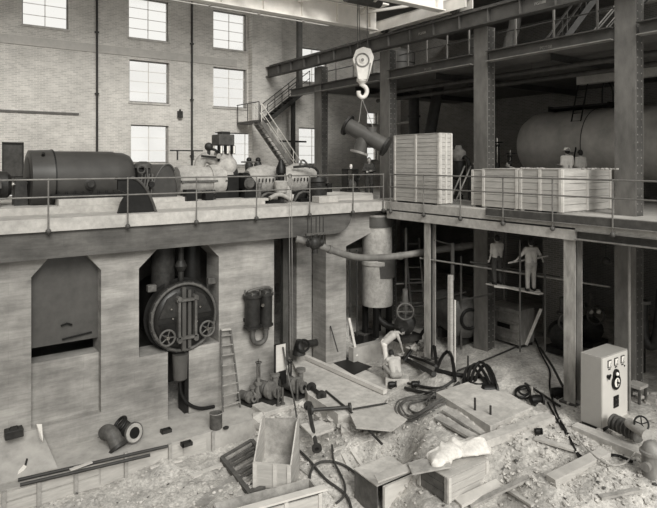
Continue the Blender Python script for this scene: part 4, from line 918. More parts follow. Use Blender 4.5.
for s, zz_ in ((-1, -.5), (1, -.42)):
    c = V((cxx+s*.66, cy-.18, cz+zz_)); hw = MB().ring(c, (0, 1, 0), .24, .035, 30, 8).cyl(c-V((0, .04, 0)), c+V((0, .2, 0)), .05, n=12)
    for i in range(5): q = 2*math.pi*i/5; hw.cyl(c, c+V((math.cos(q), 0, math.sin(q)))*.24, .022, n=6)
    obj('handwheel', hw, M_IRONL, cd)
    obj('wheel_hub', MB().cyl(c-V((0, .06, 0)), c, .06, n=12), M_BRASS, cd)
for dx, dz in ((-.5, .35), (.45, .3), (-.45, .05), (.35, -.15)): obj('cover_stud', MB().cyl((cxx+dx, cy-.1, cz+dz), (cxx+dx, cy, cz+dz), .03, n=8), M_BRASS, cover)
obj('upper_neck', MB().cyl((cxx-.45, 18.6, 2.5), (cxx-.45, 18.6, 4.2), .38, n=28), M_IRON, cd)
obj('upper_neck', MB().cyl((cxx+.55, 18.7, 2.5), (cxx+.55, 18.7, 4.2), .3, n=28), M_BLACK, cd)
obj('riser', MB().cyl((cxx, 18.2, 2.7), (cxx, 18.2, 4.0), .1, n=12).lathe((cxx, 18.2, 3.15), (cxx, 18.2, 3.5), [(0, .12), (.5, .2), (1, .12)], 14), M_IRON, cd)
for s in (-1, 1): obj('shell_lug', MB().bb(cxx+s*1.0-.14, cxx+s*1.0+.14, cy+.2, cy+.4, cz+.9, cz+1.12), M_IRONL, cd, smooth=False, bevel=.03)
obj('drain_pot', MB().lathe((cxx-.12, 17.95, -.35), (cxx-.12, 17.95, .55), [(0, .08), (.12, .22), (.95, .25), (1, .25)], 24), M_GREY, cd)
obj('drain_pipe', MB().tube([(cxx-.12, 17.95, -.3), (cxx-.12, 17.95, -.7), (cxx+.1, 17.85, -1.1), (cxx+.5, 17.8, -1.33), (cxx+1.0, 17.82, -1.37)], .055, 10, 3), M_BLACK, cd)
obj('slot_jamb', MB().bb(6.98, 7.1, 17.95, 18.5, -1.4, .68), M_BLACK, None, label='black strip on one jamb of the narrow slot under the condenser', cat='liner', smooth=False)  # black strip along the right jamb of the slot
# twin exchanger on wall
X_ = lambda px: at(px, 310, Y=17.6).x
Zw = lambda px, py, y=17.6: at(px, py, Y=y).z
r = root('twin_filter', (X_(259), 17.6, Zw(259, 344)), 'pair of dark upright filter pots joined by a U pipe on the concrete wall', 'filter')
for px, a, b, rr in ((252.5, 292, 327, .27), (266, 290, 325, .22)):
    x = X_(px); z1, z0 = Zw(px, a), Zw(px, b)
    p = obj('filter_pot', MB().lathe((x, 17.6, z0), (x, 17.6, z1), [(0, rr*1.15), (.04, rr*1.15), (.05, rr*.95), (.85, rr), (.86, rr*1.2), (.93, rr*1.2), (.95, rr*.9), (1, rr*.8)], 26), M_IRON, r)
    obj('pot_collar', MB().lathe((x, 17.6, z0-.16), (x, 17.6, z0), [(0, .12), (.7, .12), (.8, rr), (1, rr)], 20), M_IRONL, p)
    for i in range(6): q = i*math.pi/3; obj('lid_bolt', MB().cyl((x+rr*1.1*math.cos(q), 17.6+rr*1.1*math.sin(q), z1-.12), (x+rr*1.1*math.cos(q), 17.6+rr*1.1*math.sin(q), z1+.04), .022, n=6), M_IRONL, p)
xa, xb = X_(252.5), X_(266); zb = Zw(259, 327)
obj('u_pipe', MB().tube([(xa, 17.6, zb-.1), (xa, 17.6, zb-.35), (xa+.1, 17.6, zb-.55), (xb-.1, 17.6, zb-.55), (xb, 17.6, zb-.35), (xb, 17.6, zb-.1)], .085, 12, 2), M_IRONL, r)
obj('crossover_pipe', MB().tube([(xa-.2, 17.55, Zw(259, 290)), (xa, 17.5, Zw(259, 288)), (xb, 17.5, Zw(259, 287)), (xb+.2, 17.55, Zw(259, 291))], .05, 8, 1), M_IRONL, r)
obj('gauge', MB().cyl(((xa+xb)/2, 17.4, Zw(259, 304)), ((xa+xb)/2, 17.34, Zw(259, 304)), .06, n=12), M_BRASS, r)
obj('wall_bracket', MB().bb(xa-.2, xb+.2, 17.7, 17.9, zb+.2, zb+.3), M_IRON, r, smooth=False)
# step ladder leaning on the wall
r = root('step_ladder', V((at(231, 402, Z=LEDGE).x, 17.4, LEDGE)), 'narrow pale ladder leaning against the concrete wall right of the condenser', 'ladder')
bl, br_ = at(222.5, 404, Z=LEDGE), at(241, 400.5, Z=LEDGE); bl.y = br_.y = 17.4
tl_, trr = at(221, 330, Y=17.82), at(230.5, 329, Y=17.82)
bl = V((at(223, 400, Y=17.4).x, 17.4, LEDGE)); br_ = V((at(240.5, 400, Y=17.4).x, 17.4, LEDGE))
for a, b in ((bl, tl_), (br_, trr)): obj('side_rail', MB().beam(a, b, .06, .03, up=(0, 1, 0)), M_WOODD, r, smooth=False)
for i in range(8):
    t = (i+.6)/8.2; a = bl+(tl_-bl)*t; b = br_+(trr-br_)*t; obj('step', MB().beam(a, b, .08, .025), M_WOODG, r, smooth=False)
obj('ladder_top', MB().beam(tl_, trr, .14, .04), M_WOOD, r, smooth=False)
# things on the ramp and ledge
p = at(12, 433, Z=-.7); p.y = min(p.y, 17.7)
r = root('tool_box', (p.x, 17.55, -.68), 'small dark box with a rough top lying at the far left below the wall', 'box')
obj('box_body', MB().bb(p.x-.22, p.x+.22, 17.4, 17.7, -.66, -.44), M_IRON, r, smooth=False, bevel=.02)
obj('box_handle', MB().tube([(p.x-.1, 17.55, -.44), (p.x-.08, 17.55, -.38), (p.x+.08, 17.55, -.38), (p.x+.1, 17.55, -.44)], .012, 6), M_BLACK, r)
a, b = at(38, 424, Y=17.6), at(42, 441, Y=17.0)
obj('white_board', MB().add([at(36.5, 424, Y=17.75), at(42, 424, Y=17.75), at(43, 441, Y=17.05), at(39.5, 436, Y=17.1)]+[at(36.5, 424, Y=17.75)+V((0, .03, -.04)), at(42, 424, Y=17.75)+V((0, .03, -.04)), at(43, 441, Y=17.05)+V((0, .03, -.04)), at(39.5, 436, Y=17.1)+V((0, .03, -.04))],
     [(0, 1, 2, 3), (7, 6, 5, 4), (0, 4, 5, 1), (1, 5, 6, 2), (2, 6, 7, 3), (3, 7, 4, 0)]), M_WHITE, None, label='thin white wedge-shaped board at the edge of the low ramp', cat='board', smooth=False)
lz = lambda px, py, dz=0: at(px, py, Z=LEDGE+dz)
obj('thin_cable', MB().tube([lz(0, 458, .02)]+[lz(a, b, .02) for a, b in ((20, 449), (38, 447), (58, 445), (80, 440), (105, 436))], .015, 6, 1), M_BLACK, None, label='thin dark cable lying along the concrete ledge at the far left', cat='cable')
# flanged elbows
p = lz(113, 449); r = root('pipe_elbow', p, 'short dark pipe elbow lying mouth down on the ledge, left of its pair', 'pipe elbow')
obj('elbow_body', MB().tube([p+V((.1, -.05, .1)), p+V((.02, .05, .36)), p+V((-.08, .22, .44)), p+V((-.12, .36, .34))], .21, 22, 2), M_IRONL, r)
obj('elbow_flange', MB().lathe(p+V((.13, -.12, .02)), p+V((.1, -.07, .08)), [(0, .28), (1, .28)], 26), M_IRON, r)
p = lz(131, 443); r = root('pipe_elbow', p, 'dark pipe elbow on the ledge showing its pale round mouth', 'pipe elbow')
f = V((.25, -.9, .15)).normalized(); c = p+V((.05, -.05, .31))
obj('elbow_body', MB().tube([c, c-f*.2, c-f*.33+V((-.06, .05, .1)), c-f*.38+V((-.16, .05, .22))], .2, 22, 2), M_IRON, r)
fg = obj('elbow_flange', MB().lathe(c+f*.0, c+f*.06, [(0, .29), (1, .29)], 28), M_IRONL, r)
obj('gasket_face', MB().lathe(c+f*.06, c+f*.072, [(0, .26), (1, .25)], 28), M_INS, fg, label='pale machined face ring')
obj('mouth', MB().cyl(c+f*.072, c+f*.075, .16, n=24), M_BLACK, fg, label='dark open mouth')
obj('rear_flange', MB().ring(c-f*.38+V((-.16, .05, .22)), V((-1, 0, 1)), .22, .045, 26, 8), M_BLACK, r)
# pipes laid on the ledge edge
for k, (a, b, lb) in enumerate((((18, 480), (168, 446), 'long dark pipe lying along the ledge edge, upper of two'), ((20, 485), (150, 455), 'long dark pipe lying along the ledge edge, lower of two'))):
    obj('laid_pipe', MB().cyl(lz(*a, .05), lz(*b, .05), .045, n=10), M_STEEL, None, label=lb, cat='pipe', group=None)
p = lz(15, 478); r = root('pale_clamp', p, 'small pale clamp at the left end of the laid pipes', 'clamp')
obj('clamp_jaw', MB().beam(p, p+V((.25, .1, .2)), .07, .07), M_WHITE, r, smooth=False)
obj('clamp_screw', MB().cyl(p+V((.2, .1, 0)), p+V((.3, .15, .35)), .025, n=8), M_IRON, r)
a, b = lz(70, 470, .13), lz(92, 462, .13); obj('pale_strip', MB().beam(a, b, .1, .03), M_WOODL, None, label='short pale strip of wood resting on the laid pipes', cat='wood strip', smooth=False)
# formwork planks and stakes on ledge face
def plank(pts, w, t, m, label, z=None, cat='plank', name='plank', side=None, **k):
    a, b = pts; return obj(name, MB().beam(a, b, w, t, up=(0, 0, 1)), m, None, label=label, cat=cat, smooth=False, **k)
fy = 16.36
for (x0_, x1_, z0_, z1_, lb) in ((-2.0, 3.95, -1.72, -1.50, 'upper pale form board along the left stretch of the ledge'), (-2.0, 3.95, -2.06, -1.76, 'lower pale form board along the left stretch of the ledge'),
                                 (4.0, 6.3, -2.0, -1.53, 'wide pale form board in the middle of the ledge front'), (6.35, 8.5, -1.95, -1.56, 'pale form board at the right stretch of the ledge front')):
    bm = MB().bb(x0_, x1_, fy+.0, fy+.05, z0_, z1_); obj('form_board', bm, M_WOOD, None, label=lb, cat='board', smooth=False)
for i, px in enumerate((4, 39, 76, 126, 170, 213)):
    p = at(px, 470, Y=fy-.04)
    lb = ('wooden stake at the far left corner', 'second wooden stake from the left', 'tall wooden stake just left of the middle', 'wooden stake below the pair of elbows', 'wooden stake right of the elbows', 'last wooden stake below the open can')[i]+' against the ledge boards'
    obj('stake', MB().bb(p.x-.05, p.x+.05, fy-.08, fy, -2.3, LEDGE+(.12 if i in (2, 3) else .0)), M_WOODG, None, label=lb, cat='stake', group='stakes holding the form boards', smooth=False)
# can, brackets
p = lz(216, 428); r = root('open_can', p, 'dark open can standing on the ledge', 'can')
obj('can_wall', MB().lathe(p, p+V((0, 0, .47)), [(0, .18), (.05, .19), (.95, .19), (1, .2)], 28, cap=False).lathe(p+V((0, 0, .47)), p+V((0, 0, .02)), [(0, .185), (1, .175)], 28, cap=False).cyl(p, p+V((0, 0, .02)), .18, n=28), M_IRONL, r)
obj('can_rim', MB().ring(p+V((0, 0, .47)), (0, 0, 1), .195, .014, 28, 6), M_STEELL, r)
p = lz(226, 429); obj('small_block', MB().ball(p+V((0, 0, .04)), .1, 10, (1, .8, .5)), M_IRON, None, label='small dark lump beside the open can', cat='lump')
for (x, y, lb) in ((166, 431, 'small flat metal frame on the ledge, further from the edge'), (186.5, 444, 'small flat metal frame on the ledge nearer the edge')):
    p = lz(x, y, .04); f = MB()
    f.bb(p.x-.15, p.x+.15, p.y-.1, p.y-.07, p.z-.04, p.z+.06).bb(p.x-.15, p.x+.15, p.y+.07, p.y+.1, p.z-.04, p.z+.06).bb(p.x-.15, p.x-.12, p.y-.1, p.y+.1, p.z-.04, p.z+.06).bb(p.x+.12, p.x+.15, p.y-.1, p.y+.1, p.z-.04, p.z+.06)
    obj('metal_frame', f, M_IRON, None, label=lb, cat='frame', smooth=False)
# ================================================================ PUMP GROUP
def pump(px, py, label, k=1.0, Z=LEDGE, m=M_PUMP, rz=0.3):
    p = at(px, py, Z=Z); r = root('pump', p, label, 'pump'); c = p+V((0, 0, .42*k)); ax = V((math.cos(rz), math.sin(rz), 0)); n = V((-ax.y, ax.x, 0))
    obj('volute', MB().lathe(c-n*.12*k, c+n*.12*k, [(0, .18*k), (.15, .30*k), (.85, .30*k), (1, .18*k)], 24), m, r)
    obj('suction_flange', MB().lathe(c-n*.12*k, c-n*.34*k, [(0, .12*k), (.75, .12*k), (.76, .2*k), (1, .2*k)], 20), m, r)
    obj('suction_mouth', MB().cyl(c-n*.34*k, c-n*.345*k, .09*k, n=16), M_BLACK, r)
    obj('discharge_pipe', MB().lathe(c+ax*.2*k, c+ax*.2*k+V((0, 0, .55*k)), [(0, .1*k), (.8, .1*k), (.81, .18*k), (1, .18*k)], 18), m, r)
    obj('motor_barrel', MB().lathe(c+n*.2*k, c+n*.75*k, [(0, .2*k), (.06, .24*k), (.9, .24*k), (1, .18*k)], 22), M_IRONL, r)
    obj('base_frame', MB().box(p+n*.25*k+V((0, 0, .06*k)), (.5*k, 1.1*k, .12*k), Matrix.Rotation(rz, 3, 'Z')), M_IRON, r, smooth=False)
    return r
obj('pump_plinth', MB().box(lz(283, 404, .07), (1.9, .8, .16)), M_SLAB, None, label='pale concrete plinth under the pumps at the end of the ledge', cat='plinth', smooth=False, bevel=.02)
pump(250, 405, 'small dark pump with a round flange at the left end of the pump group', .62)
pump(271, 402, 'larger pump in the middle of the group below the hanging filters', .95, Z=LEDGE+.12)
pump(297, 397, 'round-faced pump at the right end of the group', .95, Z=LEDGE+.12)
valve(258.5, 359, 395, None, 'slim valve column rising at the left of the pump group', .6, M_PUMP, Y=17.3, base=LEDGE)
valve(290, 358, 385, None, 'short dark valve behind the leaning control board', .6, M_IRON, Y=17.4, base=LEDGE)
for px, lb in ((279, 'left'), (285, 'middle'), (306.5, 'right')):
    p = at(px, 406, Z=LEDGE+.15); p.y = 16.5; obj('standpipe', MB().cyl(p, p+V((0, 0, (.55 if px < 300 else .7))), .04, n=10).cyl(p, p+V((0, 0, .04)), .09, n=12), M_IRONL, None, label=lb+'most of the three short dark standpipes in front of the pumps' if lb != 'middle' else 'middle one of the three short dark standpipes in front of the pumps', cat='standpipe')
p = at(280, 372, Y=17.0); r = root('switch_board', V((p.x, 17.0, p.z)), 'narrow pale board with a frame standing above the pumps', 'switch board')
x0_, x1_ = at(274.5, 350, Y=17).x, at(285.5, 350, Y=17).x; z0_, z1_ = at(280, 371, Y=17).z, at(280, 344, Y=17).z
obj('board_panel', MB().bb(x0_+.03, x1_-.03, 16.94, 17.02, z0_, z1_), M_WOODL, r, smooth=False)
obj('board_frame', MB().bb(x0_, x0_+.035, 16.95, 17.05, z0_, z1_).bb(x1_-.035, x1_, 16.95, 17.05, z0_, z1_).bb(x0_, x1_, 16.95, 17.05, z1_-.03, z1_).bb(x0_, x1_, 16.95, 17.05, z0_, z0_+.03), M_STEEL, r, smooth=False)
obj('support_leg', MB().bb((x0_+x1_)/2-.03, (x0_+x1_)/2+.03, 17.0, 17.06, LEDGE, z0_), M_STEEL, r, smooth=False)
obj('canvas_flap', MB().prism([at(279, 372, Y=16.9), at(286, 370, Y=16.9), at(286.5, 383, Y=16.9), at(283, 384, Y=16.9)], (0, .04, 0)), M_BLACK, None, label='black flap hanging below the pale board above the pumps', cat='flap', smooth=False)
obj('air_hose', MB().tube([at(283, 347, Y=16.9), at(286, 365, Y=16.8), at(290, 385, Y=16.6), at(294, 400, Y=16.3), at(297, 418, d=17.5), atg(296, 440, .1), atg(294, 452, .05)], .03, 8, 2), M_IRONL, None, label='thin hose dropping from the pale board over the ledge edge', cat='hose')
# elongated base, timber and steel bars on the centre concrete
cz_ = -.95
obj('centre_slab', MB().prism([at(288, 352, Z=cz_), at(330, 352, Z=cz_), at(392, 383, Z=cz_), at(378, 392, Z=cz_), at(398, 400, Z=cz_), at(374, 416, Z=cz_), at(338, 414, Z=cz_), at(308, 394, Z=cz_)][::-1], (0, 0, -.5)), M_SLAB2, None, label='pale broken concrete slab in the middle of the pit between the pumps and the crouching man', cat='concrete slab', smooth=False)
obj('long_timber', MB().beam(at(290, 350, Z=cz_+.1), at(385, 392, Z=cz_+.1), .16, .14), M_WOODL, None, label='long pale timber running from behind the pumps towards the crouching man', cat='timber', smooth=False)
obj('floor_hole', MB().prism([at(330, 361, Z=cz_+.01), at(345, 357, Z=cz_+.01), at(372, 367, Z=cz_+.01), at(354, 375, Z=cz_+.01)][::-1], (0, 0, .015)), M_BLACK, None, label='dark pit opening in the concrete beside the long timber', cat='pit opening', smooth=False)
def bar(a, b, r_, m, label, name='steel_bar', heads=True, z=None, cat='bar', dz=.06, zb=None):
    a = at(*a, Z=z) if z is not None else atg(*a, dz); b = at(*b, Z=(z if zb is None else zb)) if z is not None else atg(*b, dz)
    rt = root(name, (a+b)/2, label, cat); d = (b-a).normalized()
    obj('rod', MB().cyl(a, b, r_, n=10), m, rt)
    if heads:
        obj('end_flange', MB().cyl(a, a+d*.07, r_*2.4, n=14), m, rt); obj('end_flange', MB().cyl(b-d*.07, b, r_*2.4, n=14), m, rt)
    return rt
bar((308, 405), (317, 449), .06, M_STEEL, 'dark flanged pipe lying down the slope below the pumps', z=-.95, zb=-1.35)
bar((311, 410), (351, 407), .055, M_STEEL, 'dark flanged pipe lying across, right of the pumps', z=-.86)
bar((353, 409), (400, 401), .03, M_STEEL, 'thin dark rod pointing right from the flanged pipe', heads=False, z=-.88)
bar((348, 409), (382, 444), .035, M_STEEL, 'thin dark bar slanting down to the right across the slab', heads=False, z=-.86, zb=-.95)
bar((326, 391), (344, 406), .035, M_STEEL, 'short thin bar on the slab above the flanged pipe', heads=False, z=cz_+.05)
bar((311, 387), (322, 396), .07, M_IRON, 'short thick dark pipe stub right of the round-faced pump', z=cz_+.08)
bar((366, 420), (383, 415), .04, M_IRON, 'short dark rod lying on rubble left of the hose coil', heads=False)
for px, y0_, y1_ in ((327, 408, 422),): bar((px-1, y0_), (px+1, y1_), .05, M_STEELL, 'short pale peg beside the flanged pipe', heads=False, dz=.2)
# ================================================================ UNDER THE DECK
def pole(px, y0_, y1_, d_, label, r_=.035, m=M_STEELL, name='scaffold_pole', g=None, px2=None):
    a = at(px, y1_, d=d_); b = at(px2 or px, y0_, d=d_); a = V((a.x, a.y, max(a.z, -.15)))
    return obj(name, MB().cyl(a, b, r_, n=8), m, None, label=label, cat='scaffold pole')
r = root('gas_pipe', (15, 17, 3), 'long sagging pipe hung across under the deck from pier to scaffold', 'pipe')
gp = [at(a, b, d=c) for a, b, c in ((296, 239, 20.3), (312, 243, 20.4), (330, 249.5, 20.6), (350, 256.5, 21), (370, 258.5, 21.4), (400, 256, 21.9), (430, 251, 22), (462, 246.5, 22), (500, 241.5, 22.2))]
obj('pipe', MB().tube(gp, .125, 14, 2), M_COL, r)
for i in (2, 5, 7): d_ = (gp[i+1]-gp[i-1]).normalized(); obj('pipe_joint', MB().cyl(gp[i]-d_*.06, gp[i]+d_*.06, .15, n=16), M_COL, r)
p = at(315, 243, d=20.2); r = root('pipe_hanger', V((p.x, p.y, p.z)), 'cluster of dark valves and hanger rods where the pipe leaves the deck', 'hanger')
obj('valve_cluster', MB().ball(p, .24, 12, (1, .8, 1)).cyl(p-V((.3, 0, 0)), p+V((.3, 0, 0)), .12).cyl(p+V((0, 0, -.35)), p+V((0, 0, .3)), .1), M_IRON, r)
for dx in (-.3, -.15, .05, .2, .35): obj('hanger_rod', MB().cyl((p.x+dx, p.y, p.z), (p.x+dx, p.y, 4.8), .02, n=6), M_STEEL, r)
obj('rod_clamp', MB().bb(p.x-.38, p.x+.42, p.y-.05, p.y+.05, p.z+.28, p.z+.36), M_IRONL, r, smooth=False)
def post(px, X, Y, z0, z1, label, w=.32, m=M_POST):
    r = root('front_post', (X, Y, z0), label, 'steel post')
    obj('front_flange', MB().bb(X-w/2, X-w/2+.03, Y-w/2, Y+w/2, z0, z1), m, r, smooth=False); obj('rear_flange', MB().bb(X+w/2-.03, X+w/2, Y-w/2, Y+w/2, z0, z1), m, r, smooth=False)
    obj('web', MB().bb(X-w/2+.03, X+w/2-.03, Y-.015, Y+.015, z0, z1), M_STEEL, r, smooth=False)
    obj('base_plate', MB().bb(X-w*.75, X+w*.75, Y-w*.75, Y+w*.75, z0-.02, z0+.03), M_STEELM, r, smooth=False)
p1_ = at(430, 300, X=15.25); p2_ = at(573, 300, X=15.25)
post(430, 15.25, p1_.y, -.45, 4.5, 'worn steel post under the deck edge between the workers and the scaffold', .3)
post(573, 15.25, p2_.y, -.15, 4.5, 'worn steel post under the deck edge beside the control cabinet', .36)
# standing insulated vessel
vx, vy = at(377, 260, d=23.6).x, at(377, 260, d=23.6).y; VZ = lambda py: EYE+(HY-py)/FPX*23.6
r = root('standing_vessel', (vx, vy, -.1), 'tall pale upright vessel on dark legs under the deck corner', 'vessel')
obj('vessel_shell', MB().lathe((vx, vy, VZ(306)), (vx, vy, VZ(214)), [(0, .35), (.02, .62), (.05, .64), (.45, .62), (.46, .66), (.5, .66), (.51, .61), (1, .61)], 36), M_INS, r)
obj('shell_band', MB().lathe((vx, vy, VZ(226)), (vx, vy, VZ(216)), [(0, .66), (1, .66)], 36), M_GREY, r)
for q in range(4): a_ = math.pi/4+q*math.pi/2; obj('leg', MB().bb(vx+.48*math.cos(a_)-.09, vx+.48*math.cos(a_)+.09, vy+.48*math.sin(a_)-.09, vy+.48*math.sin(a_)+.09, -.3, VZ(300)), M_BLACK, r, smooth=False)
obj('outlet_pipe', MB().tube([(vx, vy, VZ(306)), (vx, vy, VZ(318)), (vx+.3, vy-.4, VZ(326)), (vx+.7, vy-.7, VZ(326))], .14, 12, 2), M_IRON, r)
obj('patch_plate', MB().lathe((vx+.1, vy-.05, VZ(276)), (vx+.1, vy-.05, VZ(258)), [(0, .64), (1, .64)], 32), M_GREY, r, label='dark band plate around the middle')
# rounded column and steel behind the wall gap
c_ = at(299, 280, d=22.6); obj('inner_pier', MB().bb(c_.x-.28, c_.x+.42, c_.y-.3, c_.y+.3, -1.4, 4.75), M_CONC, None, label='square concrete column seen through the gap left of the near concrete pier', cat='column', smooth=False, bevel=.05)
c_ = at(284.5, 280, d=22.2); obj('steel_stanchion', MB().bb(c_.x-.12, c_.x+.12, c_.y-.1, c_.y+.1, -1.4, 4.75), M_STEELM, None, label='thin dark stanchion at the left side of the wall gap', cat='stanchion', smooth=False)
p = at(299, 345, d=21.8); r = root('gate_wheel_valve', V((p.x, p.y, p.z-.35)), 'dark wheel valve at the foot of the round column in the wall gap', 'valve')
obj('valve_body', MB().lathe(V((p.x, p.y, p.z-.35)), V((p.x, p.y, p.z+.2)), [(0, .25), (.5, .2), (1, .1)], 16), M_IRON, r); obj('handwheel', MB().ring(V((p.x, p.y-.3, p.z+.05)), (.3, 1, 0), .22, .04), M_BLACK, r)
obj('pipe_stub', MB().cyl(V((p.x, p.y, p.z)), V((p.x+1.2, p.y+.1, p.z-.1)), .13, n=12), M_IRON, r)
a, b = at(349, 352, d=21.5), at(343, 310, d=22)
obj('leaning_plank', MB().beam(at(357, 356, Y=17.5), at(349, 318, Y=17.85), .1, .03, up=(0, 1, 0)), M_WOODL, None, label='narrow pale plank leaning beside the foot of the concrete pier', cat='plank', smooth=False)
obj('leaning_rod', MB().cyl(at(338, 352, Y=17.3), at(330.5, 326, Y=17.85), .025, n=6), M_STEEL, None, label='thin dark rod leaning on the front of the concrete pier', cat='rod')
p = atg(366, 343); r = root('travel_chest', p, 'dark trunk standing on the lower floor by the pale vessel', 'trunk')
obj('trunk_body', MB().box(p+V((0, 0, .22)), (.85, .5, .42), Matrix.Rotation(.2, 3, 'Z')), M_IRON, r, smooth=False, bevel=.02)
obj('trunk_lid', MB().box(p+V((0, 0, .46)), (.9, .54, .06), Matrix.Rotation(.2, 3, 'Z')), M_STEELM, r, smooth=False)
p = atg(355, 340); obj('pale_bundle', MB().ball(p+V((0, 0, .15)), .16, 10, (1, .8, 1)), M_CLOTH, None, label='small pale rag bundle left of the dark trunk', cat='bundle')
cv = at(354, 290, Y=21.8); obj('daylight_screen', MB().bb(cv.x-1.9, cv.x+.6, 21.8, 21.83, -.2, 2.6), M_SHIRT, None, label='pale screen added in place of daylight behind the near concrete pier', cat='screen', smooth=False)  # white sheet added to stand for daylight seen behind the pier
for px in (350, 357): pole(px, 250, 345, 22.9, 'thin dark pole in front of the added pale screen, '+('left' if px < 355 else 'right')+' one', .03, M_STEEL)
# ladders, scaffold
def ladder(a, b, w, n, m, label, name='ladder'):
    a, b = V(a), V(b); sd = RT; r = root(name, a, label, 'ladder')
    for s in (-1, 1): obj('side_rail', MB().beam(a+sd*s*w/2, b+sd*s*w/2, .06, .04), m, r, smooth=False)
    for i in range(n): q = a+(b-a)*((i+.5)/n); obj('rung', MB().cyl(q-sd*w/2, q+sd*w/2, .02, n=6), m, r)
ladder(at(421, 345, d=23.5), at(412, 238, d=23.9), .55, 9, M_PUMP, 'dim wooden ladder left of the worn post under the deck')
pole(406, 228, 345, 22.6, 'scaffold pole just right of the standing vessel', .05, M_STEELM)
obj('timber_prop', MB().bb(*(lambda p: (p.x-.07, p.x+.07, p.y-.07, p.y+.07))(at(450.5, 300, d=20.6)), -.2, at(450, 275, d=20.6).z), M_WOOD, None, label='squared timber prop right of the worn post, lower half pale', cat='prop', smooth=False)
pole(452.5, 243, 280, 20.7, 'dark upper stub standing on the timber prop', .07, M_STEELM)
pole(461, 256, 352, 21.2, 'thin scaffold pole right of the timber prop', .04, M_STEELM)
pole(455, 300, 376, 19.3, 'thin pale stick in front of the timber prop', .03, M_WOODL)
pole(520, 240, 352, 18.4, 'thin scaffold pole below the man with arms apart', .028, M_STEELM)
pole(545, 262, 352, 18.4, 'thin scaffold pole left of the worn post by the cabinet', .028, M_STEELM)
pole(504, 232, 300, 19.9, 'dim scaffold pole between the two men on the scaffold', .028, M_STEELM)
def hpole(a, b, d1, d2, r_, m, label): return obj('scaffold_rail', MB().cyl(at(*a, d=d1), at(*b, d=d2), r_, n=8), m, None, label=label, cat='scaffold rail')
hpole((420, 258), (610, 287), 21.5, 17.2, .03, M_STEELL, 'long thin pale rail running right under the deck in front of the scaffold men')
hpole((434, 240), (452, 245), 21.2, 21.2, .03, M_STEELM, 'short rail at the top of the timber prop')
hpole((414, 305), (466, 292), 22.8, 21.4, .03, M_STEELM, 'short sloping rail between the ladder and the thin pole')
hpole((396, 310), (432, 304), 22.8, 22.6, .035, M_STEELM, 'lower cross rail on the ladder frame')
hpole((396, 284), (430, 282), 22.8, 22.6, .035, M_STEELM, 'upper cross rail on the ladder frame')
hpole((508, 263), (548, 256), 18.6, 18.3, .03, M_STEELL, 'thin guard pole at waist height behind the man with arms apart')
hpole((462, 300), (492, 294), 21, 20.4, .03, M_STEELM, 'sloping rail in front of the dim round tank')
hpole((470, 262), (560, 277), 20.4, 19.8, .03, M_STEELM, 'dim rear rail behind the scaffold men')
for k, (a, b, d1, d2, lb) in enumerate((((488, 283.5), (541, 294), 19.9, 18.1, 'front scaffold plank under the standing man'), ((494, 286), (540, 291), 19.2, 18.9, 'rear scaffold plank under the standing man'))):
    obj('scaffold_plank', MB().beam(at(*a, d=d1), at(*b, d=d2), .24, .04), M_WOOD, None, label=lb, cat='plank', smooth=False)
obj('brace_plank', MB().beam(at(526, 345, d=18.6), at(541, 309, d=18.9), .08, .05), M_WOOD, None, label='short pale board leaning upright below the scaffold', cat='plank', smooth=False)
# dim machines of the lower floor
p = at(458, 347, Z=0); r = root('round_tank', p, 'dim round horizontal tank on the lower floor behind the timber prop', 'tank')
c = p+V((.8, .8, .95)); ax = V((-.3, -1, 0)).normalized()
obj('tank_shell', MB().lathe(c-ax*1.0, c+ax*.9, [(0, .5), (.08, .75), (.92, .75), (1, .5)], 36), M_STEELM, r)
obj('manhole', MB().ring(c+ax*.93, ax, .35, .06), M_BLACK, r)
for s in (-.5, .5): obj('saddle', MB().box(c+ax*s+V((0, 0, -.8)), (1.1, .2, .4)), M_STEEL, r, smooth=False)
p = at(508, 346, Z=0); r = root('slatted_machine', p, 'dim boxy machine with horizontal ribs standing below the scaffold planks', 'machine')
c = p+V((.5, .3, 0))
obj('machine_case', MB().bb(c.x-.45, c.x+.45, c.y-.75, c.y+.75, .1, 1.35), M_STEELL, r, smooth=False, bevel=.03)
for i in range(4): obj('rib', MB().bb(c.x-.52, c.x-.45, c.y-.75, c.y+.75, .25+i*.3, .32+i*.3), M_STEELL, r, smooth=False)
obj('access_slot', MB().bb(c.x-.47, c.x-.452, c.y-.35, c.y+.2, .62, .78), M_BLACK, r, smooth=False)
obj('end_wheel', MB().ring(c+V((-.3, .95, 1.0)), (0, 1, 0), .25, .05).cyl(c+V((-.3, .75, 1.0)), c+V((-.3, 1.0, 1.0)), .06), M_IRON, r)
obj('machine_feet', MB().bb(c.x-.4, c.x+.4, c.y-.7, c.y-.55, -.05, .1), M_IRON, r, smooth=False)
obj('machine_feet', MB().bb(c.x-.4, c.x+.4, c.y+.55, c.y+.7, -.05, .1), M_IRON, r, smooth=False)
p = at(404, 346, Z=-.1); obj('pale_block', MB().box(p+V((.5, .6, .15)), (.6, .45, .4), Matrix.Rotation(-.6, 3, 'Z')), M_SLAB2, None, label='pale square concrete block behind the bending man', cat='block', smooth=False, bevel=.02)
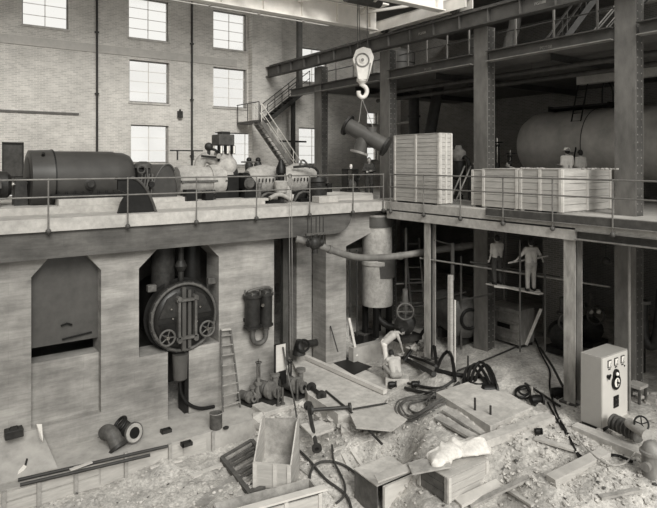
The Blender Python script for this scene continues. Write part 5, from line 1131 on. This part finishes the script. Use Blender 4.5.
for k, (px, py, kk, lb, X) in enumerate(((404, 322, .9, 'dim pump with a spoked wheel right of the standing vessel', 0), (590, 345, 1.0, 'dim pump with two pale caps behind the control cabinet', 0), (562, 352, 1.1, 'dim pump half hidden by the post beside the cabinet', 0))):
    p = at(px, max(py, 340), Z=0); r = root('floor_pump', p, lb, 'pump')
    obj('pump_casing', MB().lathe(p+V((-.2, -.2, .6)), p+V((.4, .3, .6)), [(0, .2), (.2, .42*kk), (.8, .42*kk), (1, .2)], 22), M_IRON, r)
    obj('pump_base', MB().box(p+V((.1, .05, .1)), (1.0, .8, .2)), M_IRON, r, smooth=False)
    obj('pump_column', MB().lathe(p+V((.1, .05, .9)), p+V((.1, .05, 1.9)), [(0, .12), (.4, .12), (.41, .2), (.5, .2), (.51, .12), (1, .1)], 16), M_IRONL, r)
    obj('handwheel', MB().ring(p+V((-.3, -.4, 1.2)), (.6, .8, 0), .3, .035), M_IRONL, r)
    if k == 1:
        for dx in (0, .28): obj('pale_cap', MB().ball(p+V((-.1, -.1, 1.25))+RT*dx, .085, 10), M_WHITE, r)
    if k == 0: obj('spoke', MB().beam(p+V((-.3, -.4, .92)), p+V((-.3, -.4, 1.48)), .04, .04).beam(p+V((-.3, -.4, 1.2))-RT*.28, p+V((-.3, -.4, 1.2))+RT*.28, .04, .04), M_IRONL, r, smooth=False)
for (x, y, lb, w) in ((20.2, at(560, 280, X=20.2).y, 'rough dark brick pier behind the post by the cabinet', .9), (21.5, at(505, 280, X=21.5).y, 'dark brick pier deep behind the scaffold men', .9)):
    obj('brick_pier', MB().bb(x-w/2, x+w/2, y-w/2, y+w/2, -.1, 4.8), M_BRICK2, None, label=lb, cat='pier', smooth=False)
p = at(606, 260, d=19.5); obj('hanging_lamp', MB().cyl(p, V((p.x, p.y, 4.8)), .012, n=6).lathe(p+V((0, 0, .1)), p+V((0, 0, -.1)), [(0, .05), (.4, .14), (1, .16)], 14), M_STEELM, None, label='small lamp hanging under the deck behind the cabinet', cat='lamp')
p = at(629.3, 300, d=15.6); obj('thin_pipe', MB().cyl((p.x, p.y, -.1), (p.x, p.y, 4.56), .04, n=8), M_STEELL, None, label='thin pale upright pipe in front of the nearest steel column under the deck', cat='pipe')
p = at(638.5, 345, d=18.5); r = root('white_cylinder', V((p.x, p.y, at(638, 345, d=18.5).z)), 'small pale upright bottle-shaped cylinder on a stand at the right edge under the deck', 'cylinder')
zb = at(638, 333, d=18.5).z; obj('cylinder_body', MB().lathe((p.x, p.y, zb), (p.x, p.y, zb+.75), [(0, .1), (.1, .13), (.8, .13), (.95, .07), (1, .04)], 16), M_WHITE, r)
obj('stand', MB().bb(p.x-.15, p.x+.15, p.y-.15, p.y+.15, 0, zb), M_IRON, r, smooth=False)
p = at(655, 350, Z=0); r = root('u_bend_pipe', p, 'thick dark bent pipe at the right edge under the deck', 'pipe')
obj('pipe', MB().tube([at(642, 300, d=17.5), at(643, 335, d=17.5), at(648, 346, d=17.4), at(656, 344, d=17.3), at(660, 320, d=17.2), at(662, 290, d=17.2)], .16, 14, 2), M_IRON, r)
obj('pipe_flange', MB().cyl(at(642, 303, d=17.5), at(642, 300, d=17.5), .24, n=18), M_IRONL, r)
# ================================================================ CONTROL CABINET
cbz = -.12; cA = at(601.5, 431, Z=cbz)            # bottom front corner
cX, cY = cA.x, cA.y
wx = at(627.5, 423, Y=cY).x-cX; wy = at(580.5, 420, X=cX).y-cY; ch = at(601.5, 358, d=FW.dot(V((cX, cY, 0)))).z-cbz
cb = root('control_cabinet', (cX+wx/2, cY+wy/2, cbz), 'tall grey control cabinet with dials beside the steel post at the right', 'cabinet')
obj('cabinet_body', MB().bb(cX, cX+wx, cY, cY+wy, cbz+.05, cbz+ch), M_CAB, cb, smooth=False, bevel=.012)
obj('plinth', MB().bb(cX+.02, cX+wx-.02, cY+.02, cY+wy-.02, cbz-.1, cbz+.05), M_IRON, cb, smooth=False)
fp = obj('front_panel', MB().bb(cX+.025, cX+wx-.025, cY-.012, cY, cbz+.07, cbz+ch-.03), mat('cabinet_front_lit', .62, .05, 3, .45, bump=0), cb, smooth=False)  # front painted lighter than the body, imitating light falling on it
U = lambda u, v, dy=0: V((cX+wx*u, cY-.012-dy, cbz+ch*v))
for u in (.25, .5, .75):
    c = U(u+.02, .885); obj('meter_frame', MB().bb(c.x-.085, c.x+.085, c.y-.02, c.y, c.z-.095, c.z+.095), M_IRON, fp, smooth=False); f = obj('meter', MB().bb(c.x-.065, c.x+.065, c.y-.03, c.y, c.z-.075, c.z+.075), M_WHITE, fp, smooth=False, bevel=.006)
    obj('meter_scale', MB().bb(c.x-.04, c.x+.04, c.y-.034, c.y-.03, c.z-.055, c.z-.047).beam((c.x, c.y-.034, c.z-.05), (c.x+.03, c.y-.034, c.z+.04), .008, .006), M_BLACK, f, smooth=False)
    obj('name_plate', MB().bb(c.x-.05, c.x+.05, c.y-.01, c.y, c.z-.155, c.z-.125), M_BLACK, fp, smooth=False)
c = U(.5, .60); dl = obj('dial_housing', MB().cyl(c, c-V((0, .05, 0)), .19, n=32).cyl(c+V((0, 0, .22)), c+V((0, -.05, .22)), .12, n=28).bb(c.x-.13, c.x+.13, c.y-.05, c.y, c.z, c.z+.2), M_BLACK, fp)
obj('dial_face', MB().cyl(c-V((0, .05, 0)), c-V((0, .056, 0)), .12, n=28), M_WHITE, dl); obj('dial_knob', MB().cyl(c-V((0, .056, 0)), c-V((0, .1, 0)), .03, n=14).beam(c-V((0, .07, .09)), c-V((0, .07, -.09)), .02, .012), M_BLACK, dl)
obj('pilot_lamp', MB().ball(c+V((0, -.05, .22)), .05, 12), M_WHITE, dl)
c = U(.2, .72); obj('switch_handle', MB().cyl(c, c-V((0, .05, 0)), .045, n=14).beam(c-V((.03, .06, .06)), c+V((.05, -.06, .06)), .04, .03), M_BLACK, fp)
c = U(.85, .78); obj('key_lock', MB().cyl(c, c-V((0, .02, 0)), .02, n=10), M_BLACK, fp)
c = U(.52, .33); sw = obj('switch_plate', MB().bb(c.x-.12, c.x+.12, c.y-.02, c.y, c.z-.16, c.z+.14), M_BLACK, fp, smooth=False)
for dx in (-.05, .05):
    for dz in (-.07, .06): obj('toggle', MB().cyl(c+V((dx, -.02, dz)), c+V((dx, -.05, dz)), .018, n=8), M_STEELM, sw)
c = U(.5, .06); obj('maker_plate', MB().bb(c.x-.12, c.x+.12, c.y-.008, c.y, c.z-.03, c.z+.03), M_BLACK, fp, smooth=False)
# right foreground pipe group
kb = [at(573, 423, Z=-.2), at(580, 420, Z=-.2), at(657, 450, Z=-.2), at(652, 459, Z=-.2)]
obj('concrete_kerb', MB().prism([at(571, 425, Z=-.06), at(577, 421.5, Z=-.06), at(647, 448, Z=-.06), at(643, 455, Z=-.06)][::-1], (0, 0, -.3)), M_SLAB, None, label='pale concrete kerb running in front of the control cabinet', cat='kerb', smooth=False, bevel=.02)
c0_, c1_ = at(612, 421, Z=.2), at(637, 433, Z=.2); r = root('bellows_pipe', (c0_+c1_)/2, 'dark ribbed bellows pipe in front of the cabinet', 'pipe')
pr = []
for i in range(6): pr += [(i/6, .09), ((i+.3)/6, .2), ((i+.6)/6, .2)]
pr.append((1, .09)); obj('bellows', MB().lathe(c0_, c1_, pr, 24), M_IRONL, r); obj('flange', MB().cyl(c1_, c1_+(c1_-c0_).normalized()*.06, .22, n=24), M_IRONL, r)
obj('pale_pipe', MB().lathe(at(628, 422, Z=.45), at(648, 436, Z=.45), [(0, .09), (.05, .12), (.95, .12), (1, .15)], 22), M_INS, None, label='short pale pipe slanting over the ribbed bellows', cat='pipe')
p = at(652, 486, Z=-.45); r = root('capped_pipe', p, 'stout pale capped pipe standing up from the ground at the right edge', 'pipe')
obj('pipe_shell', MB().lathe(p, p+V((0, 0, 1.0)), [(0, .21), (.7, .21), (.72, .25), (.78, .25), (.8, .21), (.92, .17), (1, .06)], 26), M_STEELL, r)
obj('base_flange', MB().lathe(p, p+V((0, 0, .12)), [(0, .3), (.9, .3), (1, .22)], 26), M_STEELL, r); obj('side_flange', MB().lathe(p+V((-.2, 0, .5)), p+V((-.3, 0, .5)), [(0, .1), (1, .1)], 18), M_STEELL, r)
p = at(641.5, 424, Z=.55); r = root('hand_wheel', p, 'dark spoked handwheel above the ribbed bellows', 'handwheel')
ax = V((-.5, -.8, .35)).normalized(); obj('wheel_rim', MB().ring(p, ax, .17, .022, 26, 8), M_BLACK, r); x1v = ax.orthogonal().normalized(); x2v = ax.cross(x1v)
for i in range(5): q = 2*math.pi*i/5; obj('spoke', MB().cyl(p, p+(x1v*math.cos(q)+x2v*math.sin(q))*.17, .014, n=6), M_BLACK, r)
obj('wheel_stem', MB().cyl(p, p-ax*.55+V((0, 0, -.3)), .025, n=8), M_BLACK, r)
p = at(637, 402, Z=-.02); r = root('small_stand', p, 'small pale topped stand behind the right side of the cabinet', 'stand')
obj('stand_top', MB().bb(p.x-.22, p.x+.22, p.y-.2, p.y+.2, .42, .5), M_SLAB, r, smooth=False)
for sx in (-.17, .17):
    for sy in (-.15, .15): obj('leg', MB().bb(p.x+sx-.03, p.x+sx+.03, p.y+sy-.03, p.y+sy+.03, -.1, .42), M_IRONL, r, smooth=False)
p = at(650, 400, Z=0); obj('brick_heap', (lambda mb: [mb.box((p.x+random.uniform(-.35, .35), p.y+random.uniform(-.35, .35), random.uniform(0, .16)), (.22, .11, .08), Matrix.Rotation(random.uniform(0, 3), 3, 'Z')) for i in range(22)] and mb)(MB()), M_SLAB2, None, label='loose heap of broken pale bricks right of the small stand', cat='heap', kind='stuff', smooth=False)
# ================================================================ PIT FOREGROUND
def quad_slab(px4, z, t, m, label, name='slab', cat='slab', dz=None, bevel=0):
    P = [at(a, b, Z=z) for a, b in px4]
    n = (P[1]-P[0]).cross(P[2]-P[1])
    if n.z < 0: P = P[::-1]
    return obj(name, MB().prism([p-V((0, 0, t)) for p in P], (0, 0, t)), m, None, label=label, cat=cat, smooth=False, bevel=bevel)
quad_slab(((436, 392), (490.5, 426), (533, 407), (482, 377)), -.14, .3, M_SLAB2, 'flat pale concrete slab right of the hose coil', 'foundation_slab', 'concrete slab', bevel=.015)
def laid(a, b, w, t, m, label, name='plank', cat='plank', dz=0, up=0, side=None):
    A_, B_ = atg(*a), atg(*b); A_.z += t/2+dz; B_.z += t/2+dz+up
    return obj(name, MB().beam(A_, B_, w, t), m, None, label=label, cat=cat, smooth=False)
laid((483, 447), (551, 422), .3, .2, M_SLAB2, 'long pale sill beam across the ground in front of the concrete slab', 'sill_beam', 'beam', dz=.02)
for (a, b, w, m, lb) in (((446, 412), (484, 436), .3, M_WOODG, 'grey plank along the near edge of the concrete slab, inner one'), ((438, 420), (474, 440), .28, M_WOODG, 'grey plank along the near edge of the concrete slab, outer one'),
        ((192, 479), (223, 466), .16, M_WOODL, 'short bright plank lying alone in the pit left of the dark grate'), ((200, 508), (240, 478), .3, M_WOODG, 'wide grey board lying flat left of the dark grate'),
        ((395, 472), (436, 446), .22, M_WOOD, 'plank lying left of the crate with sacks'), ((336, 444), (376, 436), .09, M_WOODL, 'thin pale lath below the slanting bar'), ((334, 452), (372, 441), .12, M_WOODL, 'pale lath just below the thinner one'),
        ((312, 440), (330, 432), .1, M_WOODL, 'short pale lath right of the steep flanged pipe'), ((343, 456), (352, 474), .12, M_WOODL, 'pale stick above the hose loops'), ((352, 453), (362, 468), .1, M_WOODL, 'second pale stick above the hose loops'),
        ((458, 506), (500, 486), .3, M_WOODL, 'pale plank right of the sack crate, nearer one'), ((470, 508), (528, 480), .16, M_WOODG, 'grey plank right of the sack crate, farther one'), ((500, 486), (534, 508), .16, M_WOOD, 'plank crossing at the bottom right of the sack crate'),
        ((516, 442), (545, 430), .18, M_WOODL, 'pale board lying on the rubble below the sill beam'), ((535, 440), (575, 452), .2, M_SLAB, 'pale broken board in front of the steel post'), ((222, 508), (262, 494), .1, M_WOODL, 'thin pale strip at the bottom below the dark grate'),
        ((560, 408), (525, 385), .05, M_STEEL, 'thin dark bar lying behind the coiled cable'), ((20, 505), (60, 498), .08, M_WOODG, 'grey stick at the foot of the form boards'), ((150, 470), (182, 462), .09, M_WOODL, 'thin pale stick below the form boards'),
        ((300, 470), (335, 500), .07, M_WOODG, 'grey stick under the hose loops'), ((600, 500), (640, 492), .12, M_WOODG, 'grey board at the bottom right near the capped pipe')):
    laid(a, b, w, .05 if w < .28 else .07, m, lb, dz=.03)
laid((551, 486), (606, 458), .27, .2, M_WOOD, 'heavy squared timber lying on the rubble in front of the cabinet', 'squared_timber', 'timber')
# dark grate
r = root('dark_grate', atg(243, 470), 'dark slatted grate lying in the pit behind the open wooden hopper', 'grate')
ga, gb, gc, gd = atg(222, 463, .12), atg(250, 499, .12), atg(281, 484, .12), atg(252, 445, .12)
obj('grate_frame', MB().beam(ga, gb, .12, .12).beam(gb, gc, .12, .12).beam(gc, gd, .12, .12).beam(gd, ga, .12, .12), M_WOODD, r, smooth=False)
for i in range(9):
    t = (i+.5)/9; obj('slat', MB().beam(ga+(gb-ga)*t, gd+(gc-gd)*t, .1, .05), M_WOODD if i % 3 else M_WOODG, r, smooth=False)
# open hopper box
o_ = atg(272, 494); F_ = (FW*1.0+RT*.18).normalized(); F_.z = 0; F_.normalize(); R_ = V((F_.y, -F_.x, 0)); u_ = V((0, 0, 1))
r = root('open_hopper', o_, 'open wooden hopper box with high sloping sides in the pit', 'box')
hw = .5; Lh = .95; f0, f1 = .75, 1.55; o_ = o_+u_*.02; t_ = .035
q = lambda a, b, c: o_+R_*a+F_*b+u_*c
obj('front_board', MB().prism([q(-hw, 0, 0), q(hw, 0, 0), q(hw, 0, f0), q(-hw, 0, f0)], F_*t_), M_WOOD, r, smooth=False)
obj('rear_board', MB().prism([q(-hw, Lh, 0), q(hw, Lh, 0), q(hw, Lh, f1), q(-hw, Lh, f1-.1)], -F_*t_), M_WOODG, r, smooth=False)
for s in (-1, 1): obj('side_board', MB().prism([q(s*hw, 0, 0), q(s*hw, Lh, 0), q(s*hw, Lh, f1), q(s*hw, Lh*.72, f1), q(s*hw, .03, f0)], -R_*s*t_), M_WOOD, r, smooth=False)
for a in (-hw+.05, .08, hw-.05): obj('corner_batten', MB().prism([q(a-.05, -.03, 0), q(a+.05, -.03, 0), q(a+.05, -.03, f0), q(a-.05, -.03, f0)], F_*.03), M_WOODL, r, smooth=False)
obj('bottom_board', MB().prism([q(-hw, 0, .1), q(hw, 0, .1), q(hw, Lh, .5), q(-hw, Lh, .5)], u_*.03), M_WOODG, r, smooth=False)
# crate with sacks
def axis_box(px, py, pxR, pxL, h, dzg=0):
    p = atg(px, py); z = p.z+dzg; w = at(pxR, 480, Y=p.y).x-p.x; l = at(pxL, 480, X=p.x).y-p.y
    return p.x, p.x+w, p.y, p.y+l, z, z+h
x0, x1, y0, y1, z0, z1 = axis_box(448, 506, 488, 418, .62)
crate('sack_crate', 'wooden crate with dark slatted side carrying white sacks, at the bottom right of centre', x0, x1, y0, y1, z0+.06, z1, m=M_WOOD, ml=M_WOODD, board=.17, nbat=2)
zt = z1+.03; sx, sy = (x0+x1)/2, (y0+y1)/2
for k, (dx, dy, dz, s, lb) in enumerate(((-.35, .1, .12, .42, 'white sack slumped at the left end of the crate lid'), (.1, .15, .16, .46, 'white sack lying in the middle of the crate lid'), (.62, -.05, .12, .5, 'white sack hanging over the right end of the crate lid'))):
    mb = MB(); mb.ball((sx+dx, sy+dy, zt+dz+.05), s, 36, (1.05, .72, .42), Matrix.Rotation(.3-k*.3, 3, 'Z'))
    mb.v = [p+V((noise.noise(p*3.1), noise.noise(p*3.1+V((7, 0, 0))), noise.noise(p*3.1+V((0, 9, 0)))))*.14+V((0, 0, noise.noise(p*9)*.03)) for p in mb.v]
    mb.v = [V((p.x, p.y, zt+(p.z-zt)*.8)) for p in mb.v]
    mb.v = [V((p.x, p.y, max(p.z, zt+.005))) for p in mb.v]
    o = obj('sack', mb, M_CLOTH, None, label=lb, cat='sack', group='white sacks on the crate')
obj('loose_board', MB().beam((x0-.45, y1-.2, z1+.03), (x0+.35, y0+.3, z1+.16), .5, .04), M_WOODG, None, label='grey board tilted across the left end of the sack crate', cat='board', smooth=False)
obj('loose_board', MB().beam((x0-1.1, y1+.25, z1-.2), (x0-.1, y1-.15, z1+.02), .3, .04), M_WOOD, None, label='plank end sticking out left of the sack crate', cat='board', smooth=False)
# bright-fronted crate with sheet lid
x0, x1, y0, y1, z0, z1 = axis_box(384, 518, 414, 364, .74)
r = root('sheet_topped_crate', ((x0+x1)/2, (y0+y1)/2, z0), 'long crate with a grey sheet lid and bright white front end, at the bottom centre', 'crate')
y1 = y0+1.0
obj('crate_side', MB().bb(x0-.12, x0-.09, y0+.12, y1, z0, z1), M_WOODD, r, smooth=False); obj('crate_side', MB().bb(x1-.03, x1, y0+.12, y1, z0, z1), M_WOODG, r, smooth=False)
obj('crate_end', MB().bb(x0, x1, y0, y0+.05, z0, z1), M_WOODL, r, smooth=False, label='bright white front board'); obj('crate_end', MB().bb(x0-.1, x1, y1-.04, y1, z0, z1), M_WOODG, r, smooth=False)
obj('sheet_lid', MB().prism([(x0-.14, y0+.1, z1), (x1+.05, y0+.1, z1), (x1+.05, y1, z1+.02), (x0-.14, y1, z1+.02)], (0, 0, .03)), M_SLAB2, r, smooth=False, label='grey sheet cover')
obj('end_batten', MB().bb(x0, x0+.1, y0-.03, y0, z0, z1), M_WOODL, r, smooth=False); obj('end_batten', MB().bb(x1-.1, x1, y0-.03, y0, z0, z1), M_WOODL, r, smooth=False)
# low crate at the bottom edge
A_, B_ = atg(222, 545), atg(322, 523); A_.z = B_.z = max(A_.z, B_.z)
d_ = (B_-A_).normalized(); n_ = V((-d_.y, d_.x, 0)); r = root('low_crate', A_, 'long low crate with a raised pale lid plank at the bottom edge of the picture', 'crate')
obj('crate_side', MB().beam(A_+u_*.3, B_+u_*.3, .04, .45), M_WOOD, r, smooth=False); obj('crate_side', MB().beam(A_+n_*.75+u_*.3, B_+n_*.75+u_*.3, .04, .45), M_WOODG, r, smooth=False)
obj('crate_end', MB().beam(B_+u_*.3, B_+n_*.75+u_*.3, .04, .45), M_WOODG, r, smooth=False); obj('crate_end', MB().beam(A_+u_*.3, A_+n_*.75+u_*.3, .04, .45), M_WOODG, r, smooth=False)
obj('crate_floor', MB().beam(A_+n_*.37+u_*.06, B_+n_*.37+u_*.06, .7, .04), M_WOODD, r, smooth=False)
obj('lid_plank', MB().beam(A_+u_*.58-d_*.3+n_*.1, B_+u_*.6+d_*.15+n_*.1, .22, .05), M_WOODL, r, smooth=False)
obj('batten', MB().beam(A_+(B_-A_)*.62-n_*.03+u_*.06, A_+(B_-A_)*.62-n_*.03+u_*.56, .03, .1), M_WOODL, r, smooth=False); obj('batten', MB().beam(B_-d_*.06-n_*.03+u_*.06, B_-d_*.06-n_*.03+u_*.56, .03, .1), M_WOODL, r, smooth=False)
# hoses and coils
def hose(pts, r_, m, label, dz=.06, name='hose', cat='hose', sm=3):
    P = [atg(a, b, dz+(0 if len(t) < 1 else t[0])) for a, b, *t in pts]; return obj(name, MB().tube(P, r_, 8, sm), m, None, label=label, cat=cat)
hose([(297, 452), (306, 460), (316, 472), (326, 484), (338, 492), (348, 500), (352, 515)], .035, M_RUBBER, 'black hose running down from the hopper towards the bottom edge', .1)
hose([(320, 516), (313, 502), (309, 486), (311, 472), (320, 465), (334, 465), (347, 470), (359, 480), (367, 492), (371, 504), (373, 516)], .035, M_RUBBER, 'black hose forming a large arch at the bottom centre', .1)
hose([(332, 450), (333, 466), (340, 478), (346, 492), (344, 503), (336, 509)], .03, M_RUBBER, 'black hose crossing inside the large arch', .14)
def coil(px, py, R, n, sq, m, label, r_=.035, asp=.85, name='hose_coil', jit=.12):
    c = atg(px, py); P = []
    for k in range(n*16):
        q = 2*math.pi*k/16; rr = R*(1-.45*(k/(n*16)))+math.sin(q*.37+1)*R*jit
        P.append(V((c.x+rr*math.cos(q)+math.sin(k*.21)*.08, c.y+rr*asp*math.sin(q), 0)))
        P[-1].z = ground(P[-1].x, P[-1].y)+.09+.035*((k//16) % 3)+.01*math.sin(k)
    r = root(name, c, label, 'hose coil'); obj('coiled_hose', MB().tube(P, r_, 7, 1), m, r)
    e = P[0]; obj('hose_coupling', MB().cyl(e, e+V((.2, -.1, .02)), r_*1.7, n=10), M_STEELL, r); return r
coil(424, 411, .85, 7, 0, M_IRONL, 'large tangled coil of hose on the rubble below the crouching man', .024, 1.0)
coil(438, 403, .45, 4, 0, M_PUMP, 'smaller coil of hose overlapping the large one', .02)
quad_slab(((350, 414), (398, 401), (414, 414), (392, 430), (356, 427)), -.80, .05, M_SLAB, 'thin pale broken sheet lying left of the hose coil', 'broken_sheet', 'sheet')
quad_slab(((300, 424), (322, 420), (334, 428), (312, 436)), -1.18, .06, M_SLAB2, 'small broken slab piece right of the hopper below the pumps', 'broken_slab', 'slab')
for k_, (a_, h_) in enumerate(((0, .45), (5, .52), (10, .42), (-5, .34))):
    hose([(466+a_*.6, 390, 0), (470+a_, 380, h_*.8), (477+a_, 378, h_), (486+a_*.8, 385, h_*.6), (494+a_*.4, 397, 0)], .05, M_BLACK, ('front', 'second', 'third', 'rear')[k_]+' black hoop of the bent tubes heaped on the far corner of the pale slab', .05, 'bent_tube', 'tube', 2)
coil(476, 386, .42, 4, 0, M_BLACK, 'black coil of cable piled on the far corner of the pale slab', .045, 1)
coil(523, 397, .28, 3, 0, M_BLACK, 'small ring of black cable at the right end of the pale slab', .03)
for (px, py, k, lb) in ((489, 394, 1.0, 'black engine part lying right of the black cable coil'), (536, 404, .8, 'small dark motor lying right of the small cable ring'), (558, 397, .9, 'dark motor lying just left of the steel post by the cabinet'), (538, 436, .4, 'small dark valve part lying on the rubble by the sill beam'), (415, 388, .6, 'small round black part beside the thick bent pipes'), (392, 388, .6, 'small black pump on the block beside the crouching man')):
    p = atg(px, py, .12); r = root('machine_part', p, lb, 'machine part')
    obj('part_barrel', MB().lathe(p-RT*.22*k, p+RT*.22*k+FW*.05, [(0, .08*k), (.1, .15*k), (.5, .17*k), (.9, .15*k), (1, .06*k)], 18), M_BLACK, r)
    obj('part_flange', MB().cyl(p+RT*.2*k, p+RT*.26*k, .2*k, n=18), M_IRON, r); obj('part_foot', MB().box(p-u_*.1, (.35*k, .2*k, .08)), M_IRON, r, smooth=False)
obj('foot_block', MB().box(at(397, 381, Z=cz_+.12), (.8, .35, .26), Matrix.Rotation(-.7, 3, 'Z')), M_SLAB, None, label='pale low block in front of the crouching man', cat='block', smooth=False, bevel=.02)
hose([(404, 366, .1), (414, 358, .35), (426, 349, .75), (432, 348, .85), (434, 358, .5), (437, 373, .0)], .06, M_BLACK, 'thick black bent pipe standing up beside the bending man', .1, 'bent_pipe', 'pipe', 1)
hose([(436, 374, 0), (442, 367, .3), (449, 364, .4), (453, 371, .25), (455, 384, 0)], .06, M_BLACK, 'thick black bent pipe right of the first, shaped like an arch', .1, 'bent_pipe', 'pipe', 1)
hose([(403, 361), (418, 369), (434, 378)], .09, M_IRON, 'thick dark pipe lying below the first bent pipe', .12, 'laid_pipe', 'pipe', 0)
hose([(409, 361), (424, 366), (436, 372)], .05, M_IRON, 'thinner dark pipe lying behind the thick one', .2, 'laid_pipe', 'pipe', 0)
hose([(436, 373), (452, 377), (466, 379)], .07, M_BLACK, 'dark pipe lying between the arch pipe and the cable coil', .1, 'laid_pipe', 'pipe', 0)
hose([(405, 391), (420, 395), (440, 398), (452, 393), (459, 386)], .055, M_IRON, 'bent dark pipe lying in front of the thick black pipes', .1, 'laid_pipe', 'pipe', 2)
hose([(408, 387), (425, 391), (442, 393), (455, 383)], .045, M_IRON, 'second bent dark pipe just behind the front one', .12, 'laid_pipe', 'pipe', 2)
hose([(535, 340), (541, 356), (551, 372), (549, 386), (552, 400), (556, 415), (566, 432), (572, 445), (578, 457), (590, 463)], .028, M_BLACK, 'thin black cable winding from under the scaffold past the post', .05, 'cable', 'cable')
hose([(572, 437), (585, 452), (600, 466), (612, 471), (624, 470), (633, 461), (638, 452)], .018, M_HOSEL, 'pale cable curving over the rubble to the capped pipe', .12, 'cable', 'cable')
hose([(548, 405), (556, 421), (575, 450), (582, 468)], .03, M_BLACK, 'second black cable in front of the steel post', .06, 'cable', 'cable')
hose([(540, 352), (553, 372), (563, 392)], .04, M_IRON, 'dark bar leaning on the ground left of the steel post', .15, 'bar', 'bar', 0)
hose([(600, 462), (615, 458), (632, 466)], .035, M_BLACK, 'short black hose beside the heavy timber', .1)
# edge rail of the lower floor and its little posts
r = root('edging_rail', atg(460, 372), 'thin dark edging rail on the ground behind the concrete slab', 'rail')
obj('rail_bar', MB().tube([atg(457, 374, .1), atg(490, 361, .1), (atg(525, 346, .1))], .03, 6), M_STEEL, r)
for (a, b, lb) in ((468, 379, 'thin dark peg behind the black cable coil'), (475, 416, 'short steel peg at the near edge of the slab, left'), (490.5, 424, 'short steel peg at the front corner of the slab'), (532, 404, 'pale short peg at the right corner of the slab')):
    p = atg(a, b); obj('peg', MB().cyl(p, p+V((0, 0, .75 if a < 470 else .5)), .03, n=8), M_STEEL if a < 530 else M_INS, None, label=lb, cat='peg')
# broken concrete lumps along ledge end and in the pit
random.seed(11)
def rock(c, s, n=7):
    mb = MB(); mb.ball(c, s, 8, (random.uniform(.7, 1.3), random.uniform(.7, 1.3), random.uniform(.4, .8)))
    mb.v = [p+V((noise.noise(p*5/s*.2), noise.noise(p*5/s*.2+V((3, 3, 3))), noise.noise(p*5/s*.2+V((8, 1, 4)))))*s*.7 for p in mb.v]; return mb
def scatter(name, label, cat, N_, regions, smin, smax, m, flat=False):
    mb = MB()
    for i in range(N_):
        (a, b, c, d) = random.choice(regions); px = random.uniform(a, b); py = random.uniform(c, d); p = atg(px, py)
        if p.y > 16.3 and p.x < 10.5: continue
        s = smin+(smax-smin)*random.random()**3
        if flat: mb.box(p+V((0, 0, .1)), (s*3, s*.5, s*.25), Matrix.Rotation(random.uniform(0, 6.3), 3, 'Z') @ Matrix.Rotation(random.uniform(-.5, .5), 3, 'Y'))
        else: k = rock(p+V((0, 0, s*.3+.03)), s); mb.add(k.v, k.f)
    return obj(name, mb, m, None, label=label, cat=cat, kind='stuff', smooth=False)
PIT = [(0, 240, 470, 508), (230, 420, 410, 508), (380, 657, 400, 508), (500, 657, 425, 508), (300, 400, 400, 470), (500, 640, 420, 490)]
scatter('rubble_stones', 'broken stones and crumbs of concrete strewn over the pit floor', 'rubble', 2200, PIT, .012, .06, M_STONE)
scatter('brick_rubble', 'heap of pale broken stones behind the crouching man', 'rubble', 160, [(402, 428, 343, 362), (395, 430, 350, 362)], .04, .14, M_STONE)
scatter('ledge_rubble', 'broken concrete along the front of the ledge below the pumps', 'rubble', 170, [(230, 320, 415, 440), (290, 345, 405, 430)], .03, .16, M_STONE)
scatter('wood_litter', 'chips and splinters of wood strewn over the pit floor', 'litter', 500, PIT, .015, .045, M_WOODL, True)
scatter('dark_litter', 'dark scraps and clods strewn over the pit floor', 'litter', 300, PIT, .01, .045, M_IRONL, False)
random.seed(5)
for i, (px, py, s, lb) in enumerate(((262, 424, .34, 'large broken concrete lump at the ledge edge behind the hopper'), (240, 427, .22, 'broken concrete lump left of the larger one at the ledge edge'), (345, 432, .2, 'pale rock between the flanged pipe and the slanting bar'), (505, 432, .22, 'rock lying in front of the pale slab corner'), (598, 436, .2, 'broken block beside the kerb in front of the cabinet'), (360, 425, .16, 'small pale rock above the slanting bar end'))):
    obj('concrete_lump', rock(atg(px, py, s*.3), s), M_STONE, None, label=lb, cat='rock', smooth=False)
